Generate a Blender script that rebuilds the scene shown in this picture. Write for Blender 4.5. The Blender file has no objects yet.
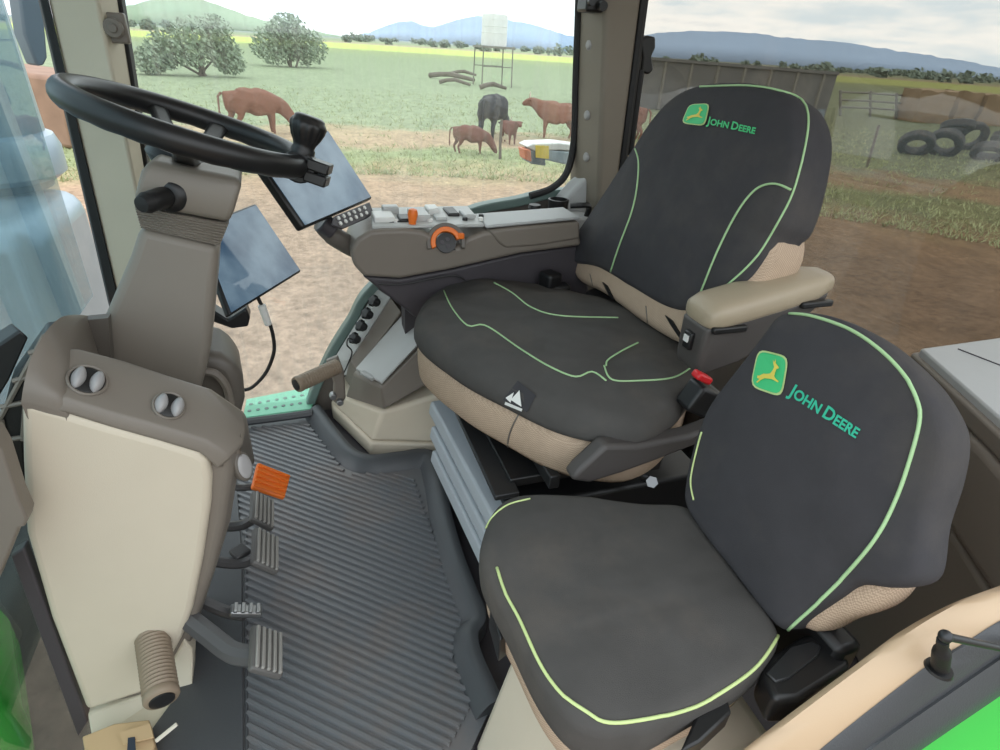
import bpy, bmesh, math, random
from mathutils import Vector as V, Matrix, noise
from mathutils.bvhtree import BVHTree
random.seed(7)
C = bpy.context.scene.collection
PI = math.pi
# ------------------------------------------------------------------ camera
FOC = 580.0
CAM = V((0, 0, 1.05))
_p, _y, _r = math.atan(328 / FOC), math.radians(-20), math.atan(0.065)
_h = V((math.cos(_y), math.sin(_y), 0))
_d = _h * math.cos(_p) - V((0, 0, math.sin(_p)))
_r0 = V((math.sin(_y), -math.cos(_y), 0))
_u0 = _r0.cross(_d)
_r1 = _r0 * math.cos(_r) + _u0 * math.sin(_r)
_u1 = _u0 * math.cos(_r) - _r0 * math.sin(_r)
cd = bpy.data.cameras.new('camera'); cam = bpy.data.objects.new('camera', cd); C.objects.link(cam)
cd.sensor_width = 36; cd.lens = 36 * FOC / 1000; cd.clip_start = 0.02; cd.clip_end = 20000
cam.matrix_world = Matrix(((_r1.x, _u1.x, -_d.x, CAM.x), (_r1.y, _u1.y, -_d.y, CAM.y), (_r1.z, _u1.z, -_d.z, CAM.z), (0, 0, 0, 1)))
bpy.context.scene.camera = cam


def ray(x, y):
    return _d + _r1 * ((x - 500) / FOC) + _u1 * ((375 - y) / FOC)


def at(x, y, X=None, Y=None, Z=None, pl=None):
    """point seen at (x, y) of the photograph on a known plane of the cab"""
    v = ray(x, y)
    if X is not None: t = (X - CAM.x) / v.x
    elif Y is not None: t = (Y - CAM.y) / v.y
    elif Z is not None: t = (Z - CAM.z) / v.z
    else: t = (pl[0] - CAM).dot(pl[1]) / v.dot(pl[1])
    return CAM + v * t


# ------------------------------------------------------------------ materials
def lin(c):
    return tuple(((v / 255) / 12.92 if v / 255 <= 0.04045 else ((v / 255 + 0.055) / 1.055) ** 2.4) for v in c)


def nd(nt, t, **k):
    n = nt.nodes.new(t)
    for a, b in k.items():
        setattr(n, a, b)
    return n


def mat(name, rgb, rough=0.5, metal=0.0, var=0.06, scale=8.0, bump=0.0, bscale=300.0, dirt=None, dscale=5.0, damt=0.5, spec=0.5, weave=0, wrinkle=0):
    m = bpy.data.materials.new(name); m.use_nodes = True
    nt = m.node_tree; b = nt.nodes['Principled BSDF']; L = nt.links
    b.inputs['Roughness'].default_value = rough; b.inputs['Metallic'].default_value = metal
    b.inputs['Specular IOR Level'].default_value = spec
    tc = nd(nt, 'ShaderNodeTexCoord')
    n1 = nd(nt, 'ShaderNodeTexNoise'); n1.inputs['Scale'].default_value = scale; n1.inputs['Detail'].default_value = 6
    L.new(tc.outputs['Object'], n1.inputs['Vector'])
    c = lin(rgb)
    mx = nd(nt, 'ShaderNodeMix', data_type='RGBA')
    mx.inputs[6].default_value = tuple(v * (1 - var) for v in c) + (1,)
    mx.inputs[7].default_value = tuple(min(1, v * (1 + var)) for v in c) + (1,)
    L.new(n1.outputs['Fac'], mx.inputs[0])
    out = mx.outputs[2]
    if dirt:
        n2 = nd(nt, 'ShaderNodeTexNoise'); n2.inputs['Scale'].default_value = dscale; n2.inputs['Detail'].default_value = 9
        n2.inputs['Roughness'].default_value = 0.65
        L.new(tc.outputs['Object'], n2.inputs['Vector'])
        rp = nd(nt, 'ShaderNodeMapRange'); rp.inputs[1].default_value = 0.48; rp.inputs[2].default_value = 0.75
        rp.inputs[3].default_value = 0; rp.inputs[4].default_value = damt
        L.new(n2.outputs['Fac'], rp.inputs[0])
        m2 = nd(nt, 'ShaderNodeMix', data_type='RGBA')
        m2.inputs[7].default_value = lin(dirt) + (1,)
        L.new(rp.outputs[0], m2.inputs[0]); L.new(out, m2.inputs[6]); out = m2.outputs[2]
    if weave:
        ck = nd(nt, 'ShaderNodeTexChecker'); ck.inputs['Scale'].default_value = weave
        L.new(tc.outputs['Object'], ck.inputs['Vector'])
        m3 = nd(nt, 'ShaderNodeMix', data_type='RGBA', blend_type='MULTIPLY'); m3.inputs[0].default_value = 0.45
        L.new(out, m3.inputs[6]); L.new(ck.outputs['Color'], m3.inputs[7]); 
        ck.inputs['Color1'].default_value = (1, 1, 1, 1); ck.inputs['Color2'].default_value = (.35, .3, .27, 1)
        out = m3.outputs[2]
    L.new(out, b.inputs['Base Color'])
    if bump:
        n3 = nd(nt, 'ShaderNodeTexNoise'); n3.inputs['Scale'].default_value = bscale; n3.inputs['Detail'].default_value = 3
        L.new(tc.outputs['Object'], n3.inputs['Vector'])
        bp = nd(nt, 'ShaderNodeBump'); bp.inputs['Strength'].default_value = bump; bp.inputs['Distance'].default_value = 0.002
        L.new(n3.outputs['Fac'], bp.inputs['Height']); L.new(bp.outputs[0], b.inputs['Normal'])
        if wrinkle:
            mpw = nd(nt, 'ShaderNodeMapping'); mpw.inputs['Scale'].default_value = (9, 5, 7); mpw.inputs['Rotation'].default_value = (.3, .2, .7)
            L.new(tc.outputs['Object'], mpw.inputs[0])
            nw = nd(nt, 'ShaderNodeTexNoise'); nw.inputs['Scale'].default_value = 1.0; nw.inputs['Detail'].default_value = 1.5; nw.inputs['Distortion'].default_value = .35
            L.new(mpw.outputs[0], nw.inputs['Vector'])
            bw = nd(nt, 'ShaderNodeBump'); bw.inputs['Strength'].default_value = wrinkle; bw.inputs['Distance'].default_value = 0.035
            L.new(nw.outputs['Fac'], bw.inputs['Height']); L.new(bw.outputs[0], bp.inputs['Normal'])
    return m


def glass(name, tint, refl=0.06, dirt=0.05, dcol=(225, 225, 215), streak=(1, 1, 1)):  # dirt: dust film; on the front glass it carries a painted reflection veil
    m = bpy.data.materials.new(name); m.use_nodes = True
    nt = m.node_tree; nt.nodes.clear(); L = nt.links
    o = nd(nt, 'ShaderNodeOutputMaterial')
    tr = nd(nt, 'ShaderNodeBsdfTransparent'); tr.inputs[0].default_value = tuple(tint) + (1,)
    gl = nd(nt, 'ShaderNodeBsdfGlossy'); gl.inputs['Roughness'].default_value = 0.02
    df = nd(nt, 'ShaderNodeBsdfDiffuse'); df.inputs[0].default_value = lin(dcol) + (1,)
    tl = nd(nt, 'ShaderNodeBsdfTranslucent'); tl.inputs[0].default_value = lin(dcol) + (1,)
    ad = nd(nt, 'ShaderNodeMixShader'); ad.inputs[0].default_value = 0.5
    L.new(df.outputs[0], ad.inputs[1]); L.new(tl.outputs[0], ad.inputs[2])
    lw = nd(nt, 'ShaderNodeLayerWeight'); lw.inputs['Blend'].default_value = .5
    pw = nd(nt, 'ShaderNodeMath', operation='POWER'); pw.inputs[1].default_value = 5; L.new(lw.outputs['Facing'], pw.inputs[0])
    mu = nd(nt, 'ShaderNodeMath', operation='MULTIPLY_ADD'); mu.inputs[1].default_value = 1 - refl; mu.inputs[2].default_value = refl
    L.new(pw.outputs[0], mu.inputs[0])
    m1 = nd(nt, 'ShaderNodeMixShader'); L.new(mu.outputs[0], m1.inputs[0]); L.new(tr.outputs[0], m1.inputs[1]); L.new(gl.outputs[0], m1.inputs[2])
    tc = nd(nt, 'ShaderNodeTexCoord'); mp = nd(nt, 'ShaderNodeMapping'); mp.inputs['Scale'].default_value = streak
    L.new(tc.outputs['Object'], mp.inputs[0])
    n = nd(nt, 'ShaderNodeTexNoise'); n.inputs['Scale'].default_value = 3; n.inputs['Detail'].default_value = 6; n.inputs['Roughness'].default_value = .65
    L.new(mp.outputs[0], n.inputs['Vector'])
    mr = nd(nt, 'ShaderNodeMapRange'); mr.inputs[1].default_value = .45; mr.inputs[2].default_value = .8; mr.inputs[3].default_value = dirt * .6; mr.inputs[4].default_value = dirt * 2
    L.new(n.outputs['Fac'], mr.inputs[0])
    m2 = nd(nt, 'ShaderNodeMixShader'); L.new(mr.outputs[0], m2.inputs[0]); L.new(m1.outputs[0], m2.inputs[1]); L.new(ad.outputs[0], m2.inputs[2])
    L.new(m2.outputs[0], o.inputs[0])
    return m


M = {}
M['cream'] = mat('cream_plastic', (206, 195, 176), .45, bump=.15, bscale=900)
M['cream_rail'] = mat('cream_rail', (196, 170, 140), .4, bump=.1, bscale=900)
M['pillar'] = mat('pillar_beige', (202, 194, 174), .55, bump=.15, bscale=900)
M['taupe'] = mat('taupe_plastic', (122, 114, 105), .42, bump=.15, bscale=900)
M['taupe_d'] = mat('taupe_dark_plastic', (100, 94, 87), .45, bump=.15, bscale=900)
M['column'] = mat('column_plastic', (130, 122, 112), .45, bump=.15, bscale=900)
M['slate'] = mat('slate_plastic', (66, 62, 66), .5, bump=.15, bscale=900)
M['shield'] = mat('shield_plastic', (76, 72, 70), .5, bump=.15, bscale=900)
M['pillar_b'] = mat('pillar_taupe', (128, 120, 108), .5, bump=.15, bscale=900)
M['black'] = mat('black_plastic', (28, 28, 29), .4)
M['rubber'] = mat('black_rubber', (24, 24, 25), .6, bump=.2, bscale=500)
M['wheel'] = mat('wheel_rubber', (30, 30, 31), .36, bump=.1, bscale=700)
M['cover'] = mat('cover_fabric', (63, 62, 65), .85, wrinkle=.28, var=.12, scale=30, bump=.35, bscale=1200, dirt=(104, 97, 88), dscale=4.5, damt=.3, spec=.25)
M['cover_seat'] = mat('cover_fabric_dusty', (77, 75, 73), .85, wrinkle=.5, var=.12, scale=30, bump=.35, bscale=1200, dirt=(122, 110, 98), dscale=5, damt=.28, spec=.25)
M['fabric'] = mat('beige_fabric', (194, 172, 150), .9, var=.1, scale=60, weave=420, spec=.2)
M['leather'] = mat('beige_leather', (166, 152, 130), .42, bump=.25, bscale=400)
M['piping'] = mat('green_piping', (168, 204, 152), .6)
M['piping_y'] = mat('pale_piping', (196, 214, 146), .6)
M['green_l'] = mat('embroidery_green', (64, 196, 124), .6)
M['green_t'] = mat('embroidery_teal', (50, 185, 150), .6)
M['yellow'] = mat('embroidery_yellow', (225, 210, 90), .6)
M['mat'] = mat('floor_rubber', (104, 106, 109), .3, var=.1, scale=6, bump=.2, bscale=500, dirt=(125, 106, 92), dscale=7, damt=.45)
M['mat_rim'] = mat('floor_rubber_rim', (70, 72, 75), .4, var=.1, bump=.2, bscale=500)
M['orange'] = mat('orange_plastic', (238, 120, 42), .4)
M['green_p'] = mat('green_paint', (40, 175, 45), .25)
M['mint'] = mat('mint_sill', (130, 205, 172), .4)
M['alu'] = mat('grey_metal', (150, 150, 150), .35, metal=.8)
M['steel'] = mat('dark_steel', (62, 63, 65), .4, metal=.6)
M['pedal'] = mat('pedal_rubber', (92, 90, 88), .5)
M['arm'] = mat('pedal_arm', (78, 77, 78), .45)
M['bellows'] = mat('bellows_grey', (172, 178, 184), .45)
M['lid'] = mat('lid_grey', (172, 172, 170), .4)
M['panel'] = mat('light_panel', (182, 184, 182), .4)
M['grip'] = mat('ribbed_grip', (140, 124, 106), .55)
M['white'] = mat('white_plastic', (222, 222, 218), .4)
M['red'] = mat('red_plastic', (205, 40, 45), .35)
M['knob'] = mat('knob_grey', (158, 156, 156), .35)
M['carton'] = mat('cardboard', (196, 166, 128), .8)
M['paper'] = mat('paper', (214, 205, 190), .8)
M['ink'] = mat('ink_dark', (45, 52, 66), .7)
M['screen'] = mat('screen_glass', (20, 34, 52), .06, spec=.9)
_b = M['screen'].node_tree.nodes['Principled BSDF']; _nt = M['screen'].node_tree
_tc = nd(_nt, 'ShaderNodeTexCoord'); _n = nd(_nt, 'ShaderNodeTexNoise'); _n.inputs['Scale'].default_value = 9; _n.inputs['Detail'].default_value = 4
_nt.links.new(_tc.outputs['Object'], _n.inputs['Vector'])
_r = nd(_nt, 'ShaderNodeValToRGB'); _nt.links.new(_n.outputs['Fac'], _r.inputs[0])
_r.color_ramp.elements[0].position = .35; _r.color_ramp.elements[0].color = lin((58, 84, 108)) + (1,); _r.color_ramp.elements[1].position = .7; _r.color_ramp.elements[1].color = lin((128, 152, 168)) + (1,)
_nt.links.new(_r.outputs[0], _b.inputs['Emission Color']); _b.inputs['Emission Strength'].default_value = .3  # dim cloudy blue glow added in place of sky reflected in the screens
M['teal_seal'] = mat('teal_seal', (108, 128, 123), .4)
M['g_side'] = glass('side_glass', (.95, .98, .97), .05, .075, streak=(1, 16, .25))
M['g_rear'] = glass('rear_glass', (.70, .69, .66), .07, .015, streak=(3, 3, .5))
M['g_front'] = glass('front_glass', (.74, .85, .88), .10, .18, dcol=(160, 185, 195), streak=(6, 1, .6))  # bluish film here stands in for the reflective veil on the windscreen
M['g_low'] = glass('low_glass', (.6, .7, .67), .03, .015, streak=(2, 2, 2))
M['cow_r'] = mat('hide_red', (124, 80, 62), .8, var=.2, scale=6)
M['cow_k'] = mat('hide_black', (42, 42, 48), .7, var=.2, scale=6)
M['cow_b'] = mat('hide_brown', (108, 68, 58), .8, var=.2, scale=6)
M['horn'] = mat('horn', (200, 190, 170), .6)
M['leaf'] = mat('shrub_leaf', (142, 156, 134), .9, var=.3, scale=2.5)
M['leaf2'] = mat('far_leaf', (112, 126, 112), .9, var=.3, scale=1)
M['wood'] = mat('old_wood', (104, 94, 86), .85, var=.25, scale=8)
M['post'] = mat('grey_post', (120, 116, 108), .85, var=.2)
M['tank'] = mat('tank_white', (206, 206, 202), .5, var=.05)
M['tyre'] = mat('tyre_rubber', (62, 60, 60), .8, dirt=(120, 108, 92), dscale=5, damt=.5)
M['straw'] = mat('straw', (132, 110, 84), .95, var=.3, scale=18, bump=.6, bscale=30)
M['wallg'] = mat('weathered_wall', (96, 95, 94), .85, var=.2, scale=3, dirt=(130, 124, 116), dscale=1.5, damt=.5)
M['exh'] = mat('exhaust_metal', (150, 168, 178), .35, metal=.4, dirt=(190, 200, 205), dscale=3, damt=.5)
M['exh_d'] = mat('exhaust_dark', (92, 108, 118), .45)
M['hill'] = mat('far_hill', (150, 168, 190), 1, var=.12, scale=.004, spec=0)  # pale blue distance haze is mixed into the hill colour
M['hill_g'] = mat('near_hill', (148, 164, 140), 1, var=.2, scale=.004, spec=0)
M['brick'] = mat('red_clay', (150, 120, 102), .9, var=.35, scale=2)
M['amber'] = mat('amber_lens', (214, 120, 78), .25)
M['yel'] = mat('yellow_sticker', (235, 205, 60), .4)
M['lightgrey'] = mat('light_grey_shelf', (176, 178, 178), .5, bump=.1)


# ------------------------------------------------------------------ mesh helpers
ORG = {}


def fin(bm, name, m, parent=None, loc=None, bevel=0, bseg=2, sub=0, smooth=True, ang=35):
    o = V((0, 0, 0))
    if parent is not None: o = ORG[parent]
    elif loc is not None: o = V(loc)
    bmesh.ops.recalc_face_normals(bm, faces=bm.faces)
    bmesh.ops.translate(bm, verts=bm.verts, vec=-o)
    me = bpy.data.meshes.new(name); bm.to_mesh(me); bm.free()
    ob = bpy.data.objects.new(name, me); C.objects.link(ob)
    me.materials.append(m)
    if parent is not None:
        ob.parent = parent
    else:
        ob.location = o
    ORG[ob] = o
    if bevel:
        b = ob.modifiers.new('bevel', 'BEVEL'); b.width = bevel; b.segments = bseg; b.limit_method = 'ANGLE'; b.angle_limit = math.radians(30)
    if sub:
        s = ob.modifiers.new('sub', 'SUBSURF'); s.levels = sub; s.render_levels = sub
    if smooth:
        for p in me.polygons: p.use_smooth = True
        if ang < 180 and not sub:
            me.set_sharp_from_angle(angle=math.radians(ang))
    return ob


def thing(name, label, cat, loc, group=None):
    o = bpy.data.objects.new(name, None); C.objects.link(o)
    o.location = loc; o.empty_display_size = .05
    o['label'] = label; o['category'] = cat
    if group: o['group'] = group
    ORG[o] = V(loc)
    return o


def tag(o, label, cat, group=None, kind=None):
    if label: o['label'] = label
    if cat: o['category'] = cat
    if group: o['group'] = group
    if kind: o['kind'] = kind
    return o


def struct(o, label=None):
    o['kind'] = 'structure'
    if label: o['label'] = label
    return o


def box(bm, c, s, R=None):
    c = V(c); vs = []
    for dx in (-.5, .5):
        for dy in (-.5, .5):
            for dz in (-.5, .5):
                p = V((dx * s[0], dy * s[1], dz * s[2]))
                if R is not None: p = R @ p
                vs.append(bm.verts.new(c + p))
    for f in ((0, 1, 3, 2), (4, 6, 7, 5), (0, 4, 5, 1), (2, 3, 7, 6), (0, 2, 6, 4), (1, 5, 7, 3)):
        bm.faces.new([vs[i] for i in f])


def loft(bm, rings, cap=True, closed=True, cyc=False):
    rv = [[bm.verts.new(p) for p in r] for r in rings]
    n = len(rv[0])
    K = len(rv) if cyc else len(rv) - 1
    for k in range(K):
        a = rv[k]; b = rv[(k + 1) % len(rv)]
        for i in range(n if closed else n - 1):
            j = (i + 1) % n
            try: bm.faces.new((a[i], a[j], b[j], b[i]))
            except ValueError: pass
    if cap and not cyc and closed:
        bm.faces.new(rv[0]); bm.faces.new(list(reversed(rv[-1])))
    return rv


def frame(ax):
    ax = V(ax).normalized()
    t = V((0, 0, 1)) if abs(ax.z) < .9 else V((1, 0, 0))
    a = ax.cross(t).normalized(); b = ax.cross(a)
    return a, b


def circ(c, ax, r, n=24, r2=None):
    a, b = frame(ax); r2 = r2 or r
    return [V(c) + a * (r * math.cos(2 * PI * i / n)) + b * (r2 * math.sin(2 * PI * i / n)) for i in range(n)]


def lathe(bm, o, ax, prof, n=24):
    """prof: (distance along axis, radius)"""
    o = V(o); ax = V(ax).normalized()
    loft(bm, [circ(o + ax * d, ax, max(r, 1e-4), n) for d, r in prof])


def cyl(bm, p0, p1, r0, r1=None, n=20):
    p0 = V(p0); p1 = V(p1)
    loft(bm, [circ(p0, p1 - p0, r0, n), circ(p1, p1 - p0, r1 if r1 is not None else r0, n)])


def crom(pts, k=8, closed=False):
    pts = [V(p) for p in pts]; out = []; n = len(pts)
    for i in range(n if closed else n - 1):
        if closed: p0, p1, p2, p3 = pts[(i - 1) % n], pts[i], pts[(i + 1) % n], pts[(i + 2) % n]
        else: p0, p1, p2, p3 = pts[max(i - 1, 0)], pts[i], pts[i + 1], pts[min(i + 2, n - 1)]
        for j in range(k):
            t = j / k
            out.append(.5 * ((2 * p1) + (p2 - p0) * t + (2 * p0 - 5 * p1 + 4 * p2 - p3) * t * t + (3 * p1 - p0 - 3 * p2 + p3) * t ** 3))
    if not closed: out.append(pts[-1])
    return out


def resample(pts, n, closed=True):
    q = list(pts) + ([pts[0]] if closed else [])
    d = [0]
    for a, b in zip(q, q[1:]): d.append(d[-1] + (b - a).length)
    out = []; k = 0
    for i in range(n):
        s = d[-1] * i / (n if closed else n - 1)
        while k < len(d) - 2 and d[k + 1] < s: k += 1
        t = (s - d[k]) / max(d[k + 1] - d[k], 1e-9)
        out.append(q[k].lerp(q[k + 1], min(1, t)))
    return out


def tube(bm, pts, r, n=8, closed=False):
    pts = [V(p) for p in pts]; K = len(pts)
    rs = r if isinstance(r, (list, tuple)) else [r] * K
    rings = []; a = None
    for i in range(K):
        if closed: t = pts[(i + 1) % K] - pts[i - 1]
        else: t = pts[min(i + 1, K - 1)] - pts[max(i - 1, 0)]
        t.normalize()
        if a is None: a = frame(t)[0]
        a = (a - t * a.dot(t)).normalized(); b = t.cross(a)
        rings.append([pts[i] + a * (rs[i] * math.cos(2 * PI * j / n)) + b * (rs[i] * math.sin(2 * PI * j / n)) for j in range(n)])
    loft(bm, rings, cyc=closed)


def prism(bm, poly, vec):
    a = [V(p) for p in poly]; vec = V(vec)
    loft(bm, [a, [p + vec for p in a]])


def pillow(bm, outline, nrm, bulge, depth, edge=.03, n=96, power=3.0, back=.02, wr=0, wscale=9, seed=0, smooth=True):
    """stuffed cushion: outline polygon on a plane, domed front, rounded rim, depth behind"""
    nrm = V(nrm).normalized()
    o = resample(crom(outline, 8, True) if smooth else [V(p) for p in outline], n)
    c = sum(o, V((0, 0, 0))) / n
    rings = []
    def ring(inset, h, wob=0):
        out = []
        for p in o:
            dv = c - p; L = dv.length
            q = p + dv * min(1, inset / L) + nrm * h
            if wr and wob:
                w = noise.noise(q * wscale + V((seed, seed * 2, 0))) + .5 * noise.noise(q * wscale * 2.3 + V((seed, 0, 5)))
                q = q + nrm * (w * wr * wob)
            out.append(q)
        return out
    rings.append(ring(edge * 1.5, -depth))
    rings.append(ring(edge * .5, -depth))
    rings.append(ring(edge * .1, -depth * .8))
    rings.append(ring(0, -depth * .4, .5))
    rings.append(ring(0, 0, .7))
    for k in range(1, 5):
        t = k / 4 * PI / 2
        rings.append(ring(edge * (1 - math.cos(t)), edge * math.sin(t), .8))
    mr = min((c - p).length for p in o)
    for f in (.93, .85, .75, .64, .52, .4, .28, .16, .06):
        out = []
        for p in o:
            dv = c - p; L = dv.length
            q0 = p + dv * min(1, edge / L)
            q = c + (q0 - c) * f + nrm * (edge + bulge * (1 - f ** power))
            if wr:
                w = noise.noise(q * wscale + V((seed, seed * 2, 0))) + .5 * noise.noise(q * wscale * 2.3 + V((seed, 0, 5)))
                q = q + nrm * (w * wr)
            out.append(q)
        rings.append(out)
    loft(bm, rings)


def bvh(ob):
    dg = bpy.context.evaluated_depsgraph_get()
    me = ob.data
    o = ORG[ob]
    return BVHTree.FromPolygons([v.co + o for v in me.vertices], [tuple(p.vertices) for p in me.polygons])


def hit(tree, x, y, lift):
    v = ray(x, y).normalized()
    h = tree.ray_cast(CAM, v)
    if h[0] is None: return None
    nn = h[1]
    if nn.dot(v) > 0: nn = -nn
    return h[0] + nn * lift


def drape(tree, pix, lift, n=40):
    q = crom([V((a, b, 0)) for a, b in pix], 8)
    q = resample(q, n, False)
    out = [hit(tree, p.x, p.y, lift) for p in q]
    return [p for p in out if p is not None]


def piping(tree, pix, name, m, parent, r=.0035, n=48):
    p = drape(tree, pix, r * .5, n)
    bm = bmesh.new(); tube(bm, p, r, 6)
    return fin(bm, name, m, parent, ang=180)


def drape_poly(bm, tree, pix, lift):
    vs = []
    for a, b in pix:
        h = hit(tree, a, b, lift)
        if h is None: return
        vs.append(bm.verts.new(h))
    bm.faces.new(vs)


def text_mesh(s, size=1.0):
    cu = bpy.data.curves.new('t', 'FONT'); cu.body = s; cu.size = size; cu.resolution_u = 3; cu.offset = .03
    ob = bpy.data.objects.new('t', cu); C.objects.link(ob)
    bpy.context.view_layer.update()
    me = bpy.data.meshes.new_from_object(ob)
    vs = [v.co.copy() for v in me.vertices]; fs = [tuple(p.vertices) for p in me.polygons]
    bpy.data.objects.remove(ob); bpy.data.curves.remove(cu); bpy.data.meshes.remove(me)
    return vs, fs


def word(parts):
    """small-caps lettering: list of (text, size) set along x, returns verts, faces, width"""
    x = 0; VS = []; FS = []
    for s, z in parts:
        if s == ' ':
            x += .28 * z; continue
        vs, fs = text_mesh(s, z)
        x0 = min(v.x for v in vs); w = max(v.x for v in vs) - x0
        b = len(VS)
        VS += [V((v.x - x0 + x, v.y, 0)) for v in vs]; FS += [tuple(i + b for i in f) for f in fs]
        x += w + .07 * z
    return VS, FS, x


def lettering(tree, parts, p0, p1, upv, lift, name, m, parent):
    VS, FS, w = word(parts)
    e1 = (V((p1[0], p1[1], 0)) - V((p0[0], p0[1], 0))) / w
    e2 = V((upv[0], upv[1], 0))
    bm = bmesh.new(); vv = []
    for v in VS:
        q = V((p0[0], p0[1], 0)) + e1 * v.x + e2 * v.y
        vv.append(bm.verts.new(hit(tree, q.x, q.y, lift)))
    for f in FS:
        try: bm.faces.new([vv[i] for i in f])
        except ValueError: pass
    return fin(bm, name, m, parent, smooth=False)


DEER = [(.16, .34), (.30, .44), (.42, .46), (.55, .50), (.62, .60), (.66, .72), (.60, .80), (.56, .92), (.62, .84), (.66, .95), (.68, .84), (.74, .80), (.84, .74), (.82, .70), (.76, .69), (.73, .58), (.72, .46), (.80, .40), (.92, .36), (.90, .32), (.78, .34), (.66, .36), (.50, .34), (.38, .32), (.26, .24), (.14, .12), (.10, .14), (.20, .26), (.10, .26), (.10, .34)]
DEER_T = [(0, 1, 27, 28), ]


def badge(tree, quad, parent, lift, ring=.09):
    """shield badge with a leaping deer: quad = pixel corners tl, tr, br, bl"""
    tl, tr, br, bl = [V((a, b, 0)) for a, b in quad]
    def q(u, v):
        p = (bl.lerp(br, u)).lerp(tl.lerp(tr, u), v); return (p.x, p.y)
    def shield(s):
        out = []
        for i in range(40):
            t = 2 * PI * i / 40
            c, sn = math.cos(t), math.sin(t)
            k = (abs(c) ** 5 + abs(sn) ** 5) ** (-1 / 5)
            out.append((.5 + .5 * s * k * c, .5 + .5 * s * k * sn))
        return out
    bm = bmesh.new(); drape_poly(bm, tree, [q(*p) for p in shield(1)], lift)
    b = fin(bm, 'badge', M['yellow'] if False else M['piping_y'], parent, smooth=False)
    bm = bmesh.new(); drape_poly(bm, tree, [q(*p) for p in shield(1 - ring)], lift * 1.35)
    fin(bm, 'badge_field', M['green_l'], b, smooth=False)
    bm = bmesh.new(); drape_poly(bm, tree, [q(.1 + .8 * a, .05 + .85 * c) for a, c in DEER], lift * 1.7)
    bmesh.ops.triangulate(bm, faces=bm.faces)
    fin(bm, 'badge_deer', M['yellow'], b, smooth=False)
    return b
# ------------------------------------------------------------------ sky and light
w = bpy.data.worlds.new('sky'); bpy.context.scene.world = w; w.use_nodes = True
nt = w.node_tree; L = nt.links; bg = nt.nodes['Background']
tc = nd(nt, 'ShaderNodeTexCoord'); sp = nd(nt, 'ShaderNodeSeparateXYZ'); L.new(tc.outputs['Generated'], sp.inputs[0])
mz = nd(nt, 'ShaderNodeMath', operation='ADD'); mz.inputs[1].default_value = .12; L.new(sp.outputs['Z'], mz.inputs[0])
mz2 = nd(nt, 'ShaderNodeMath', operation='MAXIMUM'); mz2.inputs[1].default_value = .05; L.new(mz.outputs[0], mz2.inputs[0])
dv = nd(nt, 'ShaderNodeVectorMath', operation='DIVIDE'); L.new(tc.outputs['Generated'], dv.inputs[0])
cb = nd(nt, 'ShaderNodeCombineXYZ')
for i in range(3): L.new(mz2.outputs[0], cb.inputs[i])
L.new(cb.outputs[0], dv.inputs[1])
cn = nd(nt, 'ShaderNodeTexNoise'); cn.inputs['Scale'].default_value = 1.1; cn.inputs['Detail'].default_value = 9; cn.inputs['Roughness'].default_value = .6
L.new(dv.outputs[0], cn.inputs['Vector'])
cr = nd(nt, 'ShaderNodeValToRGB'); L.new(cn.outputs['Fac'], cr.inputs[0])
e = cr.color_ramp.elements
e[0].position = .40; e[0].color = (.70, .80, .88, 1)
e[1].position = .60; e[1].color = (1, 1, 1, 1)
x = e.new(.5); x.color = (.88, .92, .95, 1)
x = e.new(.72); x.color = (.80, .84, .88, 1)
L.new(cr.outputs[0], bg.inputs[0])
mo = nd(nt, 'ShaderNodeMapRange'); mo.inputs[1].default_value = .0; mo.inputs[2].default_value = .8; mo.inputs[3].default_value = .92; mo.inputs[4].default_value = 1.05
L.new(sp.outputs['Z'], mo.inputs[0]); L.new(mo.outputs[0], bg.inputs[1])

# ------------------------------------------------------------------ land outside
GZ = -1.75


def flat(x, y):
    return at(x, y, Z=GZ)


bm = bmesh.new(); rings = []
for rr in (0.3, 3, 8, 15, 25, 45, 90, 200, 500, 1500, 6000):
    rings.append([V((rr * math.cos(2 * PI * i / 48), rr * math.sin(2 * PI * i / 48), GZ)) for i in range(48)])
loft(bm, rings, cap=False); bm.faces.new(bm.verts[:48]) if False else None
m = bpy.data.materials.new('farm_land'); m.use_nodes = True; nt = m.node_tree; L = nt.links; b = nt.nodes['Principled BSDF']
b.inputs['Roughness'].default_value = .95; b.inputs['Specular IOR Level'].default_value = .1
tc = nd(nt, 'ShaderNodeTexCoord')
n1 = nd(nt, 'ShaderNodeTexNoise'); n1.inputs['Scale'].default_value = .35; n1.inputs['Detail'].default_value = 8; n1.inputs['Roughness'].default_value = .65
L.new(tc.outputs['Object'], n1.inputs['Vector'])
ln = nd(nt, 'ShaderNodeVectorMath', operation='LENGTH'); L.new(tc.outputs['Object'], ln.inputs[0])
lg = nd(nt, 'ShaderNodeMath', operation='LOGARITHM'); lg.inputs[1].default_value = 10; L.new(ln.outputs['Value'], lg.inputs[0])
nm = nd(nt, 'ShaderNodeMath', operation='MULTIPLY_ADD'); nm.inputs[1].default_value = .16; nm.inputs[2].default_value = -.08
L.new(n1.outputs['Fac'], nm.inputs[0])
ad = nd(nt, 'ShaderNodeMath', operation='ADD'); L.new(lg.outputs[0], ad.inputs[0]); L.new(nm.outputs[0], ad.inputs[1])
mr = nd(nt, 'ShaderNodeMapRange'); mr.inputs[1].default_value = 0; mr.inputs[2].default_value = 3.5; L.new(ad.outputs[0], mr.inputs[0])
cr = nd(nt, 'ShaderNodeValToRGB'); L.new(mr.outputs[0], cr.inputs[0])


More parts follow.
